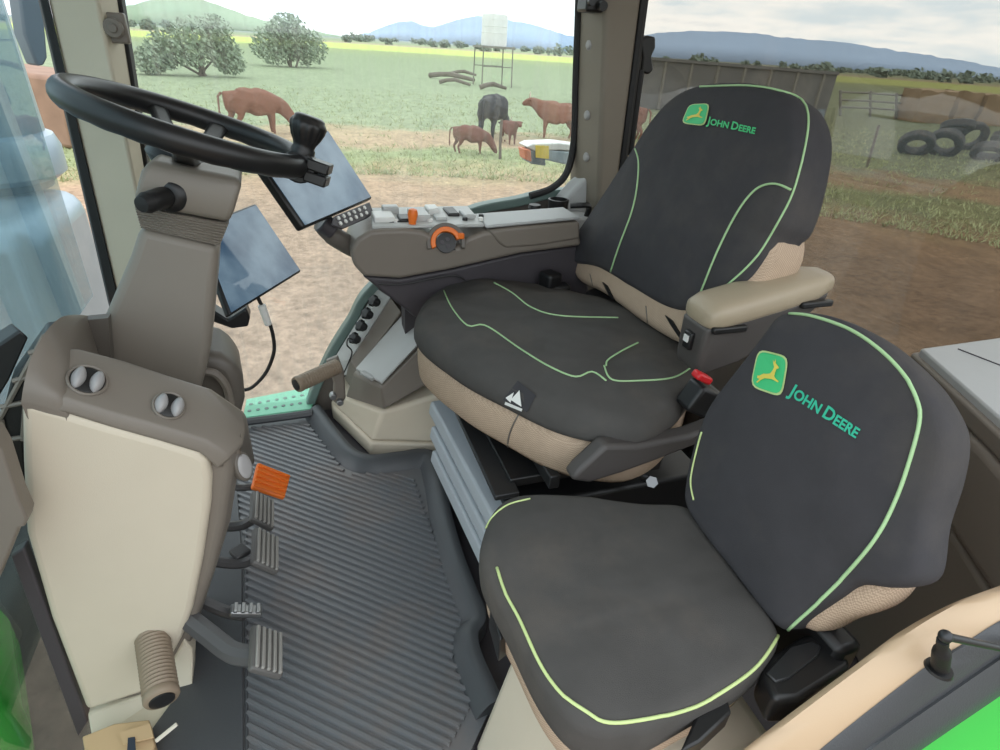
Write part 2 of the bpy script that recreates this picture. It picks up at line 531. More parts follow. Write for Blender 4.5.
def ramp(cr, stops):
    e = cr.color_ramp.elements
    while len(e) > 1: e.remove(e[-1])
    e[0].position = stops[0][0]; e[0].color = lin(stops[0][1]) + (1,)
    for p, c in stops[1:]:
        x = e.new(p); x.color = lin(c) + (1,)


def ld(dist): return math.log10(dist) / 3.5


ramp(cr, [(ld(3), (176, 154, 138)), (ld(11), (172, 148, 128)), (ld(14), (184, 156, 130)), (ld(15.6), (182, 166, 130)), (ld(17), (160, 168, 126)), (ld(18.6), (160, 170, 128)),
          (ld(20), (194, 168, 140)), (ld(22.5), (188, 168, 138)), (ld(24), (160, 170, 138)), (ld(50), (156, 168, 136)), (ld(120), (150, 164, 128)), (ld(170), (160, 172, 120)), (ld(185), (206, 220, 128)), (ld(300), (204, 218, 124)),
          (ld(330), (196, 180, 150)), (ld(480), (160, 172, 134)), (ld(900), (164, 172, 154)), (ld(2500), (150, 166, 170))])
n2 = nd(nt, 'ShaderNodeTexNoise'); n2.inputs['Scale'].default_value = 9; n2.inputs['Detail'].default_value = 10; n2.inputs['Roughness'].default_value = .75
L.new(tc.outputs['Object'], n2.inputs['Vector'])
mr2 = nd(nt, 'ShaderNodeMapRange'); mr2.inputs[1].default_value = .3; mr2.inputs[2].default_value = .7; mr2.inputs[3].default_value = .55; mr2.inputs[4].default_value = 1.36
L.new(n2.outputs['Fac'], mr2.inputs[0])
mm = nd(nt, 'ShaderNodeMix', data_type='RGBA', blend_type='MULTIPLY'); mm.inputs[0].default_value = 1
n4 = nd(nt, 'ShaderNodeTexNoise'); n4.inputs['Scale'].default_value = 1.6; n4.inputs['Detail'].default_value = 8; n4.inputs['Roughness'].default_value = .7
L.new(tc.outputs['Object'], n4.inputs['Vector'])
mr4 = nd(nt, 'ShaderNodeMapRange'); mr4.inputs[1].default_value = .35; mr4.inputs[2].default_value = .65; mr4.inputs[3].default_value = .70; mr4.inputs[4].default_value = 1.02
L.new(n4.outputs['Fac'], mr4.inputs[0])
mlt = nd(nt, 'ShaderNodeMath', operation='MULTIPLY'); L.new(mr4.outputs[0], mlt.inputs[0]); L.new(mr2.outputs[0], mlt.inputs[1])
L.new(cr.outputs[0], mm.inputs[6])
cc = nd(nt, 'ShaderNodeCombineColor')
for i in range(3): L.new(mlt.outputs[0], cc.inputs[i])
L.new(cc.outputs[0], mm.inputs[7])
# bare brown earth of the yard behind the tractor
sx = nd(nt, 'ShaderNodeSeparateXYZ'); L.new(tc.outputs['Object'], sx.inputs[0])
my = nd(nt, 'ShaderNodeMath', operation='MULTIPLY_ADD'); my.inputs[1].default_value = .62; L.new(sx.outputs['X'], my.inputs[0]); L.new(sx.outputs['Y'], my.inputs[2])
mk = nd(nt, 'ShaderNodeMapRange'); mk.inputs[1].default_value = 1.0; mk.inputs[2].default_value = -2.0; L.new(my.outputs[0], mk.inputs[0])
mq = nd(nt, 'ShaderNodeMix', data_type='RGBA', blend_type='MULTIPLY'); L.new(mk.outputs[0], mq.inputs[0]); L.new(mm.outputs[2], mq.inputs[6]); mq.inputs[7].default_value = (.44, .40, .34, 1)
L.new(mq.outputs[2], b.inputs['Base Color'])
struct(fin(bm, 'ground', m, ang=180))


def ridge(pix, dist, depth, m, name):
    rings = []
    for k, p in enumerate(resample(crom([V((a, b, 0)) for a, b in pix], 10), len(pix) * 6, False)):
        v = ray(p.x, p.y); hl = math.hypot(v.x, v.y); c = CAM + v * (dist / hl)
        u = V((v.x, v.y, 0)) / hl
        c.z += 6 * noise.noise(V((k * .6, 1, dist))) * dist / 3000
        c.z = max(c.z, GZ + 1)
        rings.append([V((c.x, c.y, GZ - 3)) - u * depth, c - u * depth * .35 - V((0, 0, (c.z - GZ) * .45)), c, c + u * depth * .4 - V((0, 0, (c.z - GZ) * .5)), V((c.x, c.y, GZ - 3)) + u * depth])
    bm = bmesh.new(); loft(bm, rings)
    return struct(fin(bm, name, m, ang=180))


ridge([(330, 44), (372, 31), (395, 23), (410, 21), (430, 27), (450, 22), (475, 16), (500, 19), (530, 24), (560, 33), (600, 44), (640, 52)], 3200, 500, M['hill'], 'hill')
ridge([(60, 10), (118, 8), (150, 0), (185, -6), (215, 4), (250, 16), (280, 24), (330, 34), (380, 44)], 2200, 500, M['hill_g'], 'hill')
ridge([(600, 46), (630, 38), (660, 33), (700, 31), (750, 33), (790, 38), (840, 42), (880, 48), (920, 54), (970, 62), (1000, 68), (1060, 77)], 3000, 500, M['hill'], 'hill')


def blobs(bm, c, rx, rz, n, s, seed, flat_=1.0):
    """mass of small leaf faces spread through a rounded crown"""
    rnd = random.Random(seed)
    for _ in range(n):
        a = rnd.uniform(0, 2 * PI); u = rnd.uniform(-1, 1); r = rnd.random() ** .45
        k = math.sqrt(1 - u * u)
        p = V((c[0] + rx * r * k * math.cos(a), c[1] + rx * r * k * math.sin(a) * flat_, c[2] + rz * r * u))
        if p.z < GZ: p.z = GZ + .05
        q = V((rnd.gauss(0, 1), rnd.gauss(0, 1), rnd.gauss(0, 1))).normalized(); t = q.orthogonal().normalized(); v2 = q.cross(t)
        z = s * rnd.uniform(.6, 1.4)
        bm.faces.new([bm.verts.new(p + t * z), bm.verts.new(p + v2 * z * .5), bm.verts.new(p - t * z), bm.verts.new(p - v2 * z * .5)])


def shrub(label, base, lobes, leaf, n, seed):
    t = thing('shrub', label, 'bush', base)
    bm = bmesh.new()
    for i, (dx, dz, rx, rz) in enumerate(lobes):
        # lobes spread along the view's width as well as in depth
        blobs(bm, (base[0] + random.uniform(-.8, .8), base[1] + dx, base[2] + dz), rx, rz, n // len(lobes), leaf, seed + i)
    fin(bm, 'foliage', M['leaf'], t, smooth=False)
    for k in range(7):
        bm = bmesh.new(); l = lobes[k % len(lobes)]
        a = V(base) + V((random.uniform(-.3, .3), random.uniform(-.4, .4), 0)); e2 = V(base) + V((0, l[0], l[1] + l[3] * .5))
        tube(bm, [a, a.lerp(e2, .5) + V((0, random.uniform(-.2, .2), .2)), e2], [.09, .06, .03], 6)
        fin(bm, 'stem', M['wood'], t)
    return t


b1 = flat(200, 76); b2 = flat(292, 67)
shrub('wide grey-green shrub in the pasture left of the water tank, the nearer bush', b1, [(1.6, 1.5, 1.3, 1.2), (0, 1.9, 1.5, 1.5), (-1.3, 2.3, 1.2, 1.3), (2.6, .8, 1.3, .8), (-1.9, 1.1, 1.1, 1.0)], .15, 4200, 3)
shrub('rounded grey-green shrub in the pasture, the farther bush beside the yellow field strip', b2, [(1.5, 1.7, 2.0, 1.6), (-1.4, 1.7, 2.1, 1.6), (0.1, 2.9, 1.9, 1.5)], .18, 4200, 23)

# rows of far trees along the plain: nobody could count them
bm = bmesh.new(); rnd = random.Random(5)
for (xa, xb, ya, yb, n) in ((345, 590, 41, 54, 46), (850, 1010, 76, 82, 46), (640, 860, 56, 74, 26), (120, 200, 26, 32, 10)):
    for k in range(n):
        t = rnd.random(); px = xa + (xb - xa) * t; py = ya + (yb - ya) * t
        v = ray(px, py + 1.5); hl = math.hypot(v.x, v.y); D = rnd.uniform(350, 800)
        c = CAM + v * (D / hl); z = rnd.uniform(1.4, 3.4)
        blobs(bm, (c.x, c.y, GZ + z * .8), z * 1.6, z, 60, 1.4, k)
tag(fin(bm, 'tree_line', M['leaf2'], loc=flat(450, 60), smooth=False), 'dark dotted rows of small trees far away along the foot of the hills', 'trees', kind='stuff')

# rough tufts at the edge of the yard
bm = bmesh.new(); rnd = random.Random(11)
for k in range(8500):
    a = rnd.uniform(-1.15, .35); D = 14.5 + 26 * rnd.random() ** 1.6
    if 19.3 < D < 22.6 and rnd.random() < .8: continue
    p = V((D * math.cos(a), D * math.sin(a), GZ))
    for j in range(3):
        h = rnd.uniform(.04, .15); o = V((rnd.uniform(-.1, .1), rnd.uniform(-.1, .1), 0)); wv = V((rnd.uniform(-1, 1), rnd.uniform(-1, 1), 0)).normalized() * .013
        bm.faces.new([bm.verts.new(p + o - wv), bm.verts.new(p + o + wv), bm.verts.new(p + o * 2.2 + V((0, 0, h)))])
tag(fin(bm, 'grass', mat('dry_grass', (160, 166, 124), .9, var=.3, scale=.8), loc=(18, 0, GZ), smooth=False), 'short dry grass tufts over the pasture beyond the bare yard', 'grass', kind='stuff')


# ------------------------------------------------------------------ cattle
def animal(name, label, base, head, s, m, down=False, group=None, legs=1.0):
    """cow standing at base, heading angle head, s = height at the withers"""
    t = None
    f = V((math.cos(head), math.sin(head), 0)); r = V((math.sin(head), -math.cos(head), 0)); u = V((0, 0, 1))
    def q(a, b, c): return V(base) + (f * a + r * b + u * c) * s
    P = []; R = []; E = []
    def add(p, rad, par=None):
        P.append(p); R.append(tuple(v * 1.3 if v > .14 else v * 1.15 for v in (rad if isinstance(rad, tuple) else (rad, rad))))
        if par is not None: E.append((par, len(P) - 1))
        return len(P) - 1
    root = add(q(-.30, 0, .78), (.19, .22))
    belly = add(q(0, 0, .70), (.25, .28), root)
    chest = add(q(.36, 0, .72), (.19, .27), belly)
    rump = add(q(-.54, 0, .80), (.16, .19), root)
    rend = add(q(-.64, 0, .79), (.10, .12), rump)
    if down:
        nk = add(q(.60, 0, .62), (.10, .16), chest); nk2 = add(q(.78, 0, .40), (.09, .12), nk); hd = add(q(.88, 0, .22), (.095, .10), nk2); add(q(.98, 0, .06), (.06, .055), hd)
    else:
        nk = add(q(.58, 0, .84), (.10, .16), chest); nk2 = add(q(.74, 0, .96), (.09, .12), nk); hd = add(q(.86, 0, .98), (.095, .10), nk2); add(q(1.08, 0, .86), (.06, .055), hd)
    hp = P[hd]
    for sgn in (-1, 1):
        ear = add(hp + r * (sgn * .12 * s) + u * (.05 * s), .03, hd); add(hp + r * (sgn * .22 * s) + u * (.03 * s), .025, ear)
        a = add(q(.34, sgn * .13, .50), .085, chest); kn = add(q(.36, sgn * .13, .28), .052, a); fe = add(q(.35, sgn * .13, .08), .036, kn); add(q(.38, sgn * .13, .0), .045, fe)
        st = .08 * sgn
        a = add(q(-.44 + st, sgn * .13, .56), .11, rump); kn = add(q(-.38 + st, sgn * .13, .44), .075, a); hk = add(q(-.52 + st, sgn * .13, .26), .045, kn); fe = add(q(-.47 + st, sgn * .13, .07), .036, hk); add(q(-.44 + st, sgn * .13, .0), .045, fe)
    me = bpy.data.meshes.new(name); me.from_pydata([tuple(p - V(base)) for p in P], E, [])
    ob = bpy.data.objects.new(name, me); C.objects.link(ob)
    sk = ob.modifiers.new('skin', 'SKIN'); sk.use_smooth_shade = True
    for i, sv in enumerate(me.skin_vertices[0].data):
        sv.radius = (R[i][0] * s, R[i][1] * s); sv.use_root = (i == 0)
    ss = ob.modifiers.new('sub', 'SUBSURF'); ss.levels = 1; ss.render_levels = 1
    rm = ob.modifiers.new('remesh', 'REMESH'); rm.mode = 'VOXEL'; rm.voxel_size = .028 * s
    sm = ob.modifiers.new('smooth', 'SMOOTH'); sm.factor = .5; sm.iterations = 3
    bpy.context.view_layer.update()
    me2 = bpy.data.meshes.new_from_object(ob.evaluated_get(bpy.context.evaluated_depsgraph_get()))
    bpy.data.objects.remove(ob)
    for p in me2.polygons: p.use_smooth = True
    ob = bpy.data.objects.new(name, me2); C.objects.link(ob); ob.location = base; ORG[ob] = V(base)
    me2.materials.clear(); me2.materials.append(m)
    tag(ob, label, 'cow', group)
    bm = bmesh.new(); tube(bm, [q(-.66, 0, .88), q(-.74, 0, .80), q(-.76, 0, .5), q(-.75, 0, .36), q(-.75, 0, .24)], [.03 * s, .026 * s, .018 * s, .034 * s, .008 * s], 7); fin(bm, 'tail', m, ob)
    for sgn in (-1, 1):
        bm = bmesh.new(); h0 = hp + r * (sgn * .06 * s) + u * (.10 * s)
        tube(bm, [h0 - u * .03 * s, h0 + r * (sgn * .08 * s) + u * .04 * s, h0 + r * (sgn * .11 * s) + u * .13 * s], [.025 * s, .018 * s, .006 * s], 6)
        if s > 1: fin(bm, 'horn', M['horn'], ob)
        else: bm.free()
    return ob


def facing(base, deg):
    """heading measured from the line of sight: 0 = away, 90 = to the left, -90 = to the right"""
    return math.atan2(base[1], base[0]) + math.radians(deg)


p = flat(258, 134); animal('cow', 'red-brown cow standing side on in the pasture behind the steering wheel', p, facing(p, -80), 1.32, M['cow_r'], down=True)
p = flat(470, 154); animal('calf', 'small brown calf grazing with its head down, in front of the black cow', p, facing(p, -90), .80, M['cow_b'], down=True)
p = flat(493, 138); animal('cow', 'black cow seen from behind in the pasture below the water tank', p, facing(p, -20), 1.42, M['cow_k'], down=True)
p = flat(508, 144); animal('calf', 'small dark brown calf standing close beside the black cow', p, facing(p, -150), .72, M['cow_b'], down=False)
p = flat(556, 139); animal('cow', 'red cow walking left at the right edge of the side window', p, facing(p, 90), 1.22, M['cow_r'])
p = flat(622, 139); animal('cow', 'red cow partly hidden between rear pillar and driver backrest', p, facing(p, 75), 1.25, M['cow_r'], down=True)

# ------------------------------------------------------------------ farm things outside
# water tank on its stand
tb = flat(492, 86)
t = thing('water_tank', 'white round water tank on a tall thin steel stand in the pasture', 'water tank', tb)
dist = math.hypot(tb.x, tb.y)
k = (CAM - tb).length / FOC
hplat = 40 * k * .78; ht = 32 * k * .76; rt = 13 * k * .84
bm = bmesh.new(); lathe(bm, tb + V((0, 0, hplat)), (0, 0, 1), [(0, rt), (ht * .1, rt * 1.02), (ht * .5, rt * 1.0), (ht * .9, rt * 1.02), (ht * .96, rt * .98), (ht, rt * .3)], 32); fin(bm, 'barrel', M['tank'], t)
for i in range(4):
    bm = bmesh.new(); lathe(bm, tb + V((0, 0, hplat + ht * (.18 + .2 * i))), (0, 0, 1), [(0, rt), (.04, rt * 1.03), (.08, rt)], 32); fin(bm, 'hoop', M['tank'], t)
bm = bmesh.new(); box(bm, tb + V((0, 0, hplat - .08)), (rt * 2.7, rt * 2.7, .14)); fin(bm, 'platform', M['post'], t)
for sx in (-1, 1):
    for sy in (-1, 1):
        bm = bmesh.new(); cyl(bm, tb + V((sx * rt * 1.25, sy * rt * 1.25, 0)), tb + V((sx * rt * 1.2, sy * rt * 1.2, hplat - .1)), .05, n=8); fin(bm, 'leg', M['post'], t)
for sx in (-1, 1):
    bm = bmesh.new(); cyl(bm, tb + V((sx * rt * 1.22, -rt * 1.22, hplat * .5)), tb + V((sx * rt * 1.22, rt * 1.22, hplat * .5)), .035, n=6); fin(bm, 'brace', M['post'], t)
# fallen logs
lg_ = [(430, 76, 474, 81, .22, 'long grey fallen log lying left of the tank stand'), (440, 82, 470, 85, .15, 'short crooked log lying in front of the long grey log'), (480, 88, 506, 89, .17, 'dark fallen log lying in front of the tank stand'), (452, 73, 476, 75, .17, 'thin log lying just behind the long grey fallen log')]
for (xa, ya, xb, yb, rr, lb) in lg_:
    a = flat(xa, ya + 2) + V((0, 0, rr)); b_ = flat(xb, yb + 2) + V((0, 0, rr))
    bm = bmesh.new(); mid = a.lerp(b_, .5) + V((0, 0, .25)); tube(bm, [a, a.lerp(mid, .5) + V((0, 0, .05)), mid, b_], [rr, rr * .9, rr * .95, rr * .6], 10)
    tag(fin(bm, 'fallen_log', M['wood'], loc=(a + b_) / 2 - V((0, 0, rr))), lb, 'log')
# fence post in the pasture
a = flat(500, 159); bm = bmesh.new(); tube(bm, [a, a + V((0, .02, .5)), a + V((.02, 0, 1.05))], [.045, .04, .036], 8)
tag(fin(bm, 'fence_post', M['wood'], loc=a), 'thin wooden post standing beside the grazing brown calf', 'post')
# leaning post by the tyres
a = flat(867, 167); tp = at(879, 125, pl=(a, V((_h.x, _h.y, 0))))
bm = bmesh.new(); tube(bm, [a, a.lerp(tp, .5), tp], [.05, .045, .04], 8)
tag(fin(bm, 'fence_post', M['wood'], loc=a), 'leaning dark post standing left of the pile of tyres', 'post')
# long grey wall
def vert_on(p0, x, y):
    return at(x, y, pl=(p0, V((_h.x, _h.y, 0))))
g0 = flat(690, 112)
A = vert_on(g0, 600, 55); B = vert_on(g0, 838, 74); A2 = V((A.x, A.y, GZ)); B2 = V((B.x, B.y, GZ))
t = thing('farm_shed', 'long low weathered grey shed wall standing across the yard behind the driver backrest', 'shed', (A2 + B2) / 2)
dp = V((_h.x, _h.y, 0)) * 3
bm = bmesh.new(); prism(bm, [A2, B2, B2 + V((0, 0, (B.z - GZ) * .98)), A2 + V((0, 0, (A.z - GZ) * .98))], dp); fin(bm, 'wall', M['wallg'], t, bevel=.03)
bm = bmesh.new(); prism(bm, [A + V((0, 0, -.05)) - dp * .05, B + V((0, 0, -.05)) - dp * .05, B - dp * .05 + V((0, 0, .1)), A - dp * .05 + V((0, 0, .1))], dp * 1.1); fin(bm, 'roof', M['wallg'], t)
for i in range(9):
    s_ = A2.lerp(B2, (i + .5) / 9); bm = bmesh.new(); box(bm, s_ + V((0, 0, (A.z - GZ) * .5)) - dp * .01, (.14, .14, (A.z - GZ) * .96)); fin(bm, 'post', M['post'], t)
# rail fence
g0 = flat(885, 118)
t = thing('rail_fence', 'pale grey rail fence between the shed and the straw bales', 'fence', g0)
ps = [(840, 116), (870, 117), (896, 119), (905, 119)]
tops = []
for (x_, y_) in ps:
    a = flat(x_, y_); tp = vert_on(a, x_ + .5, y_ - 26); tops.append((a, tp)); bm = bmesh.new(); cyl(bm, a, tp, .09, n=8); fin(bm, 'post', M['post'], t)
for fr in (.35, .62, .92):
    bm = bmesh.new(); tube(bm, [a.lerp(b_, fr) for a, b_ in tops], .07, 6); fin(bm, 'rail', M['post'], t)
# straw bales
for i, (xa, xb, yb, yt, lb) in enumerate(((912, 950, 122, 89, 'square straw bale at the left end of the row, beside the rail fence'), (951, 976, 123, 91, 'square straw bale in the middle of the row above the tyres'), (977, 1004, 125, 94, 'square straw bale at the right end of the row'))):
    a = flat(xa, yb); b_ = vert_on(a, xb - 3, yb + 1); tp = vert_on(a, xa, yt); b_.z = GZ
    h_ = tp.z - GZ; bm = bmesh.new(); prism(bm, [a, b_, b_ + V((0, 0, h_)), a + V((0, 0, h_))], V((_h.x, _h.y, 0)) * 2.2)
    
    bmesh.ops.subdivide_edges(bm, edges=bm.edges, cuts=7, use_grid_fill=True)
    for v in bm.verts:
        if v.co.z > GZ + .02: v.co += V((noise.noise(v.co * 1.7), noise.noise(v.co * 1.7 + V((9, 0, 0))), noise.noise(v.co * 1.7 + V((0, 9, 0))))) * .16
    tag(fin(bm, 'straw_bale', M['straw'], loc=a, bevel=0), lb, 'straw bale')
# pile of tyres
def tyre(label, px, py, dz, tilt, az, R_=.62, wd=.3):
    c = flat(px, py); cz = c + V((0, 0, dz))
    ax = V((math.cos(az) * math.cos(tilt), math.sin(az) * math.cos(tilt), math.sin(tilt)))
    bm = bmesh.new()
    prof = [(-wd * .5, R_ * .58), (-wd * .55, R_ * .75), (-wd * .5, R_ * .93), (-wd * .36, R_), (wd * .36, R_), (wd * .5, R_ * .93), (wd * .55, R_ * .75), (wd * .5, R_ * .58), (wd * .3, R_ * .55), (-wd * .3, R_ * .55)]
    rings = [circ(cz + ax * d_, ax, r_, 28) for d_, r_ in prof]
    loft(bm, rings, cyc=True)
    o = fin(bm, 'tyre', M['tyre'], loc=c); tag(o, label, 'tyre')
    for k in range(14):
        pass
    return o
vd = math.atan2(flat(950, 150).y, flat(950, 150).x)
for lb, px, py, dz, ti, az in (('round worn tyre lying on its side at the left end of the tyre heap', 912, 155, .42, .75, vd + .2), ('worn tyre leaning in the middle front of the tyre heap', 940, 156, .48, .6, vd - .1), ('worn tyre lying low at the right end of the tyre heap', 986, 161, .32, 1.0, vd),
                                ('flat tyre on top of the tyre heap', 948, 150, .95, 1.2, vd + .4), ('tyre standing upright at the back of the tyre heap', 966, 150, .55, .3, vd + .5), ('flat tyre at the back of the heap on its right side', 1002, 152, .5, 1.1, vd - .4)):
    tyre(lb, px, py, dz, ti, az)
# rear light bracket of the tractor outside the side window
c0 = at(555, 158, X=2.15)
t = thing('marker_light', 'grey tractor side light housing with yellow sticker outside the side window', 'side light', c0)
def on(x, y, X=2.15): return at(x, y, X=X)
bm = bmesh.new(); prism(bm, [on(527, 147), on(533, 144), on(560, 143), on(590, 147), on(590, 152), on(560, 150), on(534, 151)], (.10, 0, 0)); fin(bm, 'cap', M['white'], t, bevel=.004)
bm = bmesh.new(); prism(bm, [on(530, 151), on(545, 151), on(546, 166), on(531, 164)], (.10, 0, 0)); fin(bm, 'housing', M['exh_d'], t, bevel=.004)
bm = bmesh.new(); prism(bm, [on(546, 150.5), on(590, 153), on(590, 168), on(575, 167), on(546, 160)], (.09, 0, 0)); fin(bm, 'arm', M['exh'], t, bevel=.004)
bm = bmesh.new(); tube(bm, [on(580, 158, 2.19), on(600, 162, 2.1), V((1.74, -1.02, .60))], .02, 8); fin(bm, 'bracket', M['exh_d'], t)
bm = bmesh.new(); prism(bm, [on(524, 149, 2.14), on(531, 150, 2.14), on(532, 162, 2.14), on(526, 160, 2.14)], (.07, 0, 0)); fin(bm, 'amber_lens', M['amber'], t, bevel=.004)
bm = bmesh.new(); prism(bm, [on(536, 145.5, 2.14), on(549, 146, 2.14), on(549, 159, 2.14), on(536, 157.5, 2.14)], (.006, 0, 0)); fin(bm, 'yellow_sticker', M['yel'], t)
# exhaust stack and engine cover seen through the front glass
t = thing('exhaust_stack', 'grey-blue exhaust canister with a flared collar outside the front glass', 'exhaust stack', (2.5, 1.0, GZ))
c0 = V((2.5, 1.0, 0)); rr = .2
bm = bmesh.new(); lathe(bm, c0, (0, 0, 1), [(.70, rr), (.78, rr * .99), (1.3, rr * .96), (1.8, rr * .95)], 40); fin(bm, 'pipe', M['exh'], t)
bm = bmesh.new(); lathe(bm, c0, (0, 0, 1), [(.56, rr * 1.02), (.58, rr * 1.16), (.66, rr * 1.17), (.70, rr * 1.1), (.71, rr)], 40); fin(bm, 'collar', M['exh'], t)
bm = bmesh.new(); lathe(bm, c0, (0, 0, 1), [(.53, rr * .9), (.57, rr * .95)], 40); fin(bm, 'lower_pipe', M['exh_d'], t)
t = thing('engine_cover', 'pale blue-grey engine cover outside the front glass, below the exhaust canister', 'engine cover', (2.1, 1.5, GZ))
bm = bmesh.new(); box(bm, (2.25, 1.16, -.12), (.55, .86, 1.30)); fin(bm, 'filter_box', M['exh'], t, bevel=.08, bseg=4)
bm = bmesh.new(); box(bm, (1.5, 1.35, -1.0), (1.5, 1.0, 1.4)); fin(bm, 'lower_cover', M['slate'], t, bevel=.08, bseg=4)
q = [at(x, y, X=2.9) for x, y in ((14, -40), (40, -40), (48, 58), (44, 66), (37, 66), (24, 34))]
bm = bmesh.new(); prism(bm, q, (.05, .05, 0))
tag(fin(bm, 'wing_mirror', M['exh_d'], loc=q[3], bevel=.012), 'dark grey mirror head hanging outside the front glass beside the exhaust canister', 'mirror')
a = flat(-60, 132); b_ = flat(75, 150)
bm = bmesh.new(); prism(bm, [V((a.x, a.y, GZ)), V((b_.x, b_.y, GZ)), V((b_.x, b_.y, GZ + 1.6)), V((a.x, a.y, GZ + 1.75))], (3, .5, 0))
tag(fin(bm, 'clay_wall', M['brick'], loc=a, bevel=.1), 'red-brown clay wall in the distance seen through the front glass', 'wall')
# ------------------------------------------------------------------ cab roof
bm = bmesh.new(); box(bm, (.98, -.5, 1.56), (1.5, 2.1, .06)); struct(fin(bm, 'ceiling', M['white'], bevel=.02))
# ------------------------------------------------------------------ cab shell
bm = bmesh.new(); box(bm, (1.0, -.51, -.045), (1.42, 1.86, .05)); struct(fin(bm, 'floor', M['slate']))
WX = 1.68
arch_px = [(309, 406), (317, 385), (332, 352), (352, 320), (374, 286), (455, 219), (520, 201), (560, 193)]
arch = [at(x, y, X=WX) for x, y in arch_px]
arch[0].z = 0.0
arch = crom(arch + [V((WX, -1.0, .66))], 6)
bm = bmesh.new(); prism(bm, arch + [V((WX, -1.0, -.05)), V((WX, arch[0].y, -.05))], (.04, 0, 0)); struct(fin(bm, 'wall_right', M['taupe_d']))
bm = bmesh.new()
rg = []
for i, p in enumerate(arch):
    tg = (arch[min(i + 1, len(arch) - 1)] - arch[max(i - 1, 0)]).normalized(); nn = V((0, tg.z, -tg.y)) * (1 if tg.y > 0 else -1)
    nn = V((0, -tg.z, tg.y)); nn = nn if nn.z > 0 else -nn
    rg.append([p + V((-.012, 0, 0)) - nn * .014, p + V((-.012, 0, 0)) + nn * .012, p + V((.03, 0, 0)) + nn * .012, p + V((.03, 0, 0)) - nn * .014])
loft(bm, rg); struct(fin(bm, 'trim_1', M['teal_seal'], bevel=.004))
# side glass
gx = 1.70
bm = bmesh.new(); top = [V((gx, -.86, 1.6)), V((gx, .40, 1.6)), V((gx, .36, .0))]
prism(bm, [V((gx, p.y, p.z)) for p in arch if p.y > -.86] + [V((gx, -.86, .66))] + top, (.005, 0, 0)); struct(fin(bm, 'window_1', M['g_side'], smooth=False))
# rear glass, curved round the corner
cur = crom([(1.64, -.93, 0), (1.62, -1.15, 0), (1.52, -1.36, 0), (1.30, -1.46, 0), (.9, -1.50, 0), (.1, -1.52, 0)], 8)
bm = bmesh.new(); loft(bm, [[p + V((0, 0, .0)), p + V((0, 0, 1.6)), p + V((.003, -.004, 1.6)), p + V((.003, -.004, .0))] for p in cur]); struct(fin(bm, 'window_2', M['g_rear'], ang=180))
# low wall under the rear glass
bm = bmesh.new(); loft(bm, [[p + V((-.012, .008, -.05)), p + V((-.012, .008, .36)), p + V((-.03, .03, .37)), p + V((-.04, .04, .36)), p + V((-.04, .04, -.05))] for p in cur]); struct(fin(bm, 'wall_back', M['taupe'], ang=50))
# front glass
bm = bmesh.new(); box(bm, (.95, .515, 1.045), (1.30, .005, 1.19)); struct(fin(bm, 'window_3', M['g_front'], smooth=False))
# front right pillar
def edge(p0, p1, X, z0, z1):
    a = at(*p0, X=X); b = at(*p1, X=X)
    f_ = lambda z: a.lerp(b, (z - a.z) / (b.z - a.z))
    return f_(z0), f_(z1)
zb, zt = -.02, 1.5
e1 = edge((48, 0), (118, 300), 1.56, zb, zt); e2 = edge((98, 0), (135, 180), 1.53, zb, zt); e3 = edge((115, 0), (136, 130), 1.60, zb, zt)
bm = bmesh.new(); loft(bm, [[e1[k], e2[k], e3[k], e3[k] + V((.09, 0, 0)), e1[k] + V((.13, .01, 0))] for k in (0, 1)])
o = struct(fin(bm, 'trim_2', M['pillar'], bevel=.008, bseg=3))
pm = at(114, 28, X=1.545)
bm = bmesh.new(); box(bm, pm + V((.012, 0, 0)), (.02, .045, .055)); bp = fin(bm, 'mounting_plate', M['taupe'], o, bevel=.004)
bm = bmesh.new(); cyl(bm, pm + V((.005, 0, 0)), pm + V((-.012, 0, 0)), .018); cyl(bm, pm + V((-.012, 0, 0)), pm + V((-.016, 0, 0)), .009); fin(bm, 'bolt', M['taupe'], bp, bevel=.002)
k1 = edge((40, 0), (109, 300), 1.56, zb, zt); k2 = edge((49, 0), (119, 300), 1.555, zb, zt)
bm = bmesh.new(); loft(bm, [[k1[k], k2[k], k2[k] + V((.03, .012, 0)), k1[k] + V((.03, .012, 0))] for k in (0, 1)]); struct(fin(bm, 'trim_3', M['rubber'], bevel=.003))
bm = bmesh.new(); loft(bm, [[e3[k] + V((.02, .004, 0)), e3[k] + V((.02, -.008, 0)), e3[k] + V((.06, -.008, 0)), e3[k] + V((.06, .004, 0))] for k in (0, 1)]); struct(fin(bm, 'trim_8', M['rubber'], bevel=.003))
# rear right pillar
zb, zt = .60, 1.5
a1 = edge((583, 0), (577, 190), 1.64, zb, zt); a2 = edge((606, 0), (599, 190), 1.55, zb, zt); a3 = edge((641, 0), (622, 150), 1.56, zb, zt)
bm = bmesh.new(); loft(bm, [[a1[k], a2[k], a3[k], a3[k] + V((.10, -.03, 0)), a1[k] + V((.06, 0, 0))] for k in (0, 1)])
pil = struct(fin(bm, 'trim_4', M['pillar_b'], bevel=.012, bseg=4)); tvp = bvh(pil)
nrm_f = ((a2[1] - a1[1]).cross(V((0, 0, 1)))).normalized()
if nrm_f.y < 0: nrm_f = -nrm_f
for (x_, y_) in ((590, 45), (588, 115), (587, 157)):
    c_ = hit(tvp, x_, y_, 0)
    if c_ is None: continue
    bm = bmesh.new(); lathe(bm, c_, nrm_f, [(-.004, .013), (.004, .013), (.008, .009), (.009, .002)], 20); fin(bm, 'cap', M['knob'], pil)
c_ = at(596, 4, X=1.545)
bm = bmesh.new(); box(bm, c_ + V((.03, 0, .0)), (.06, .05, .035)); bk = fin(bm, 'bracket', M['black'], pil, bevel=.006)
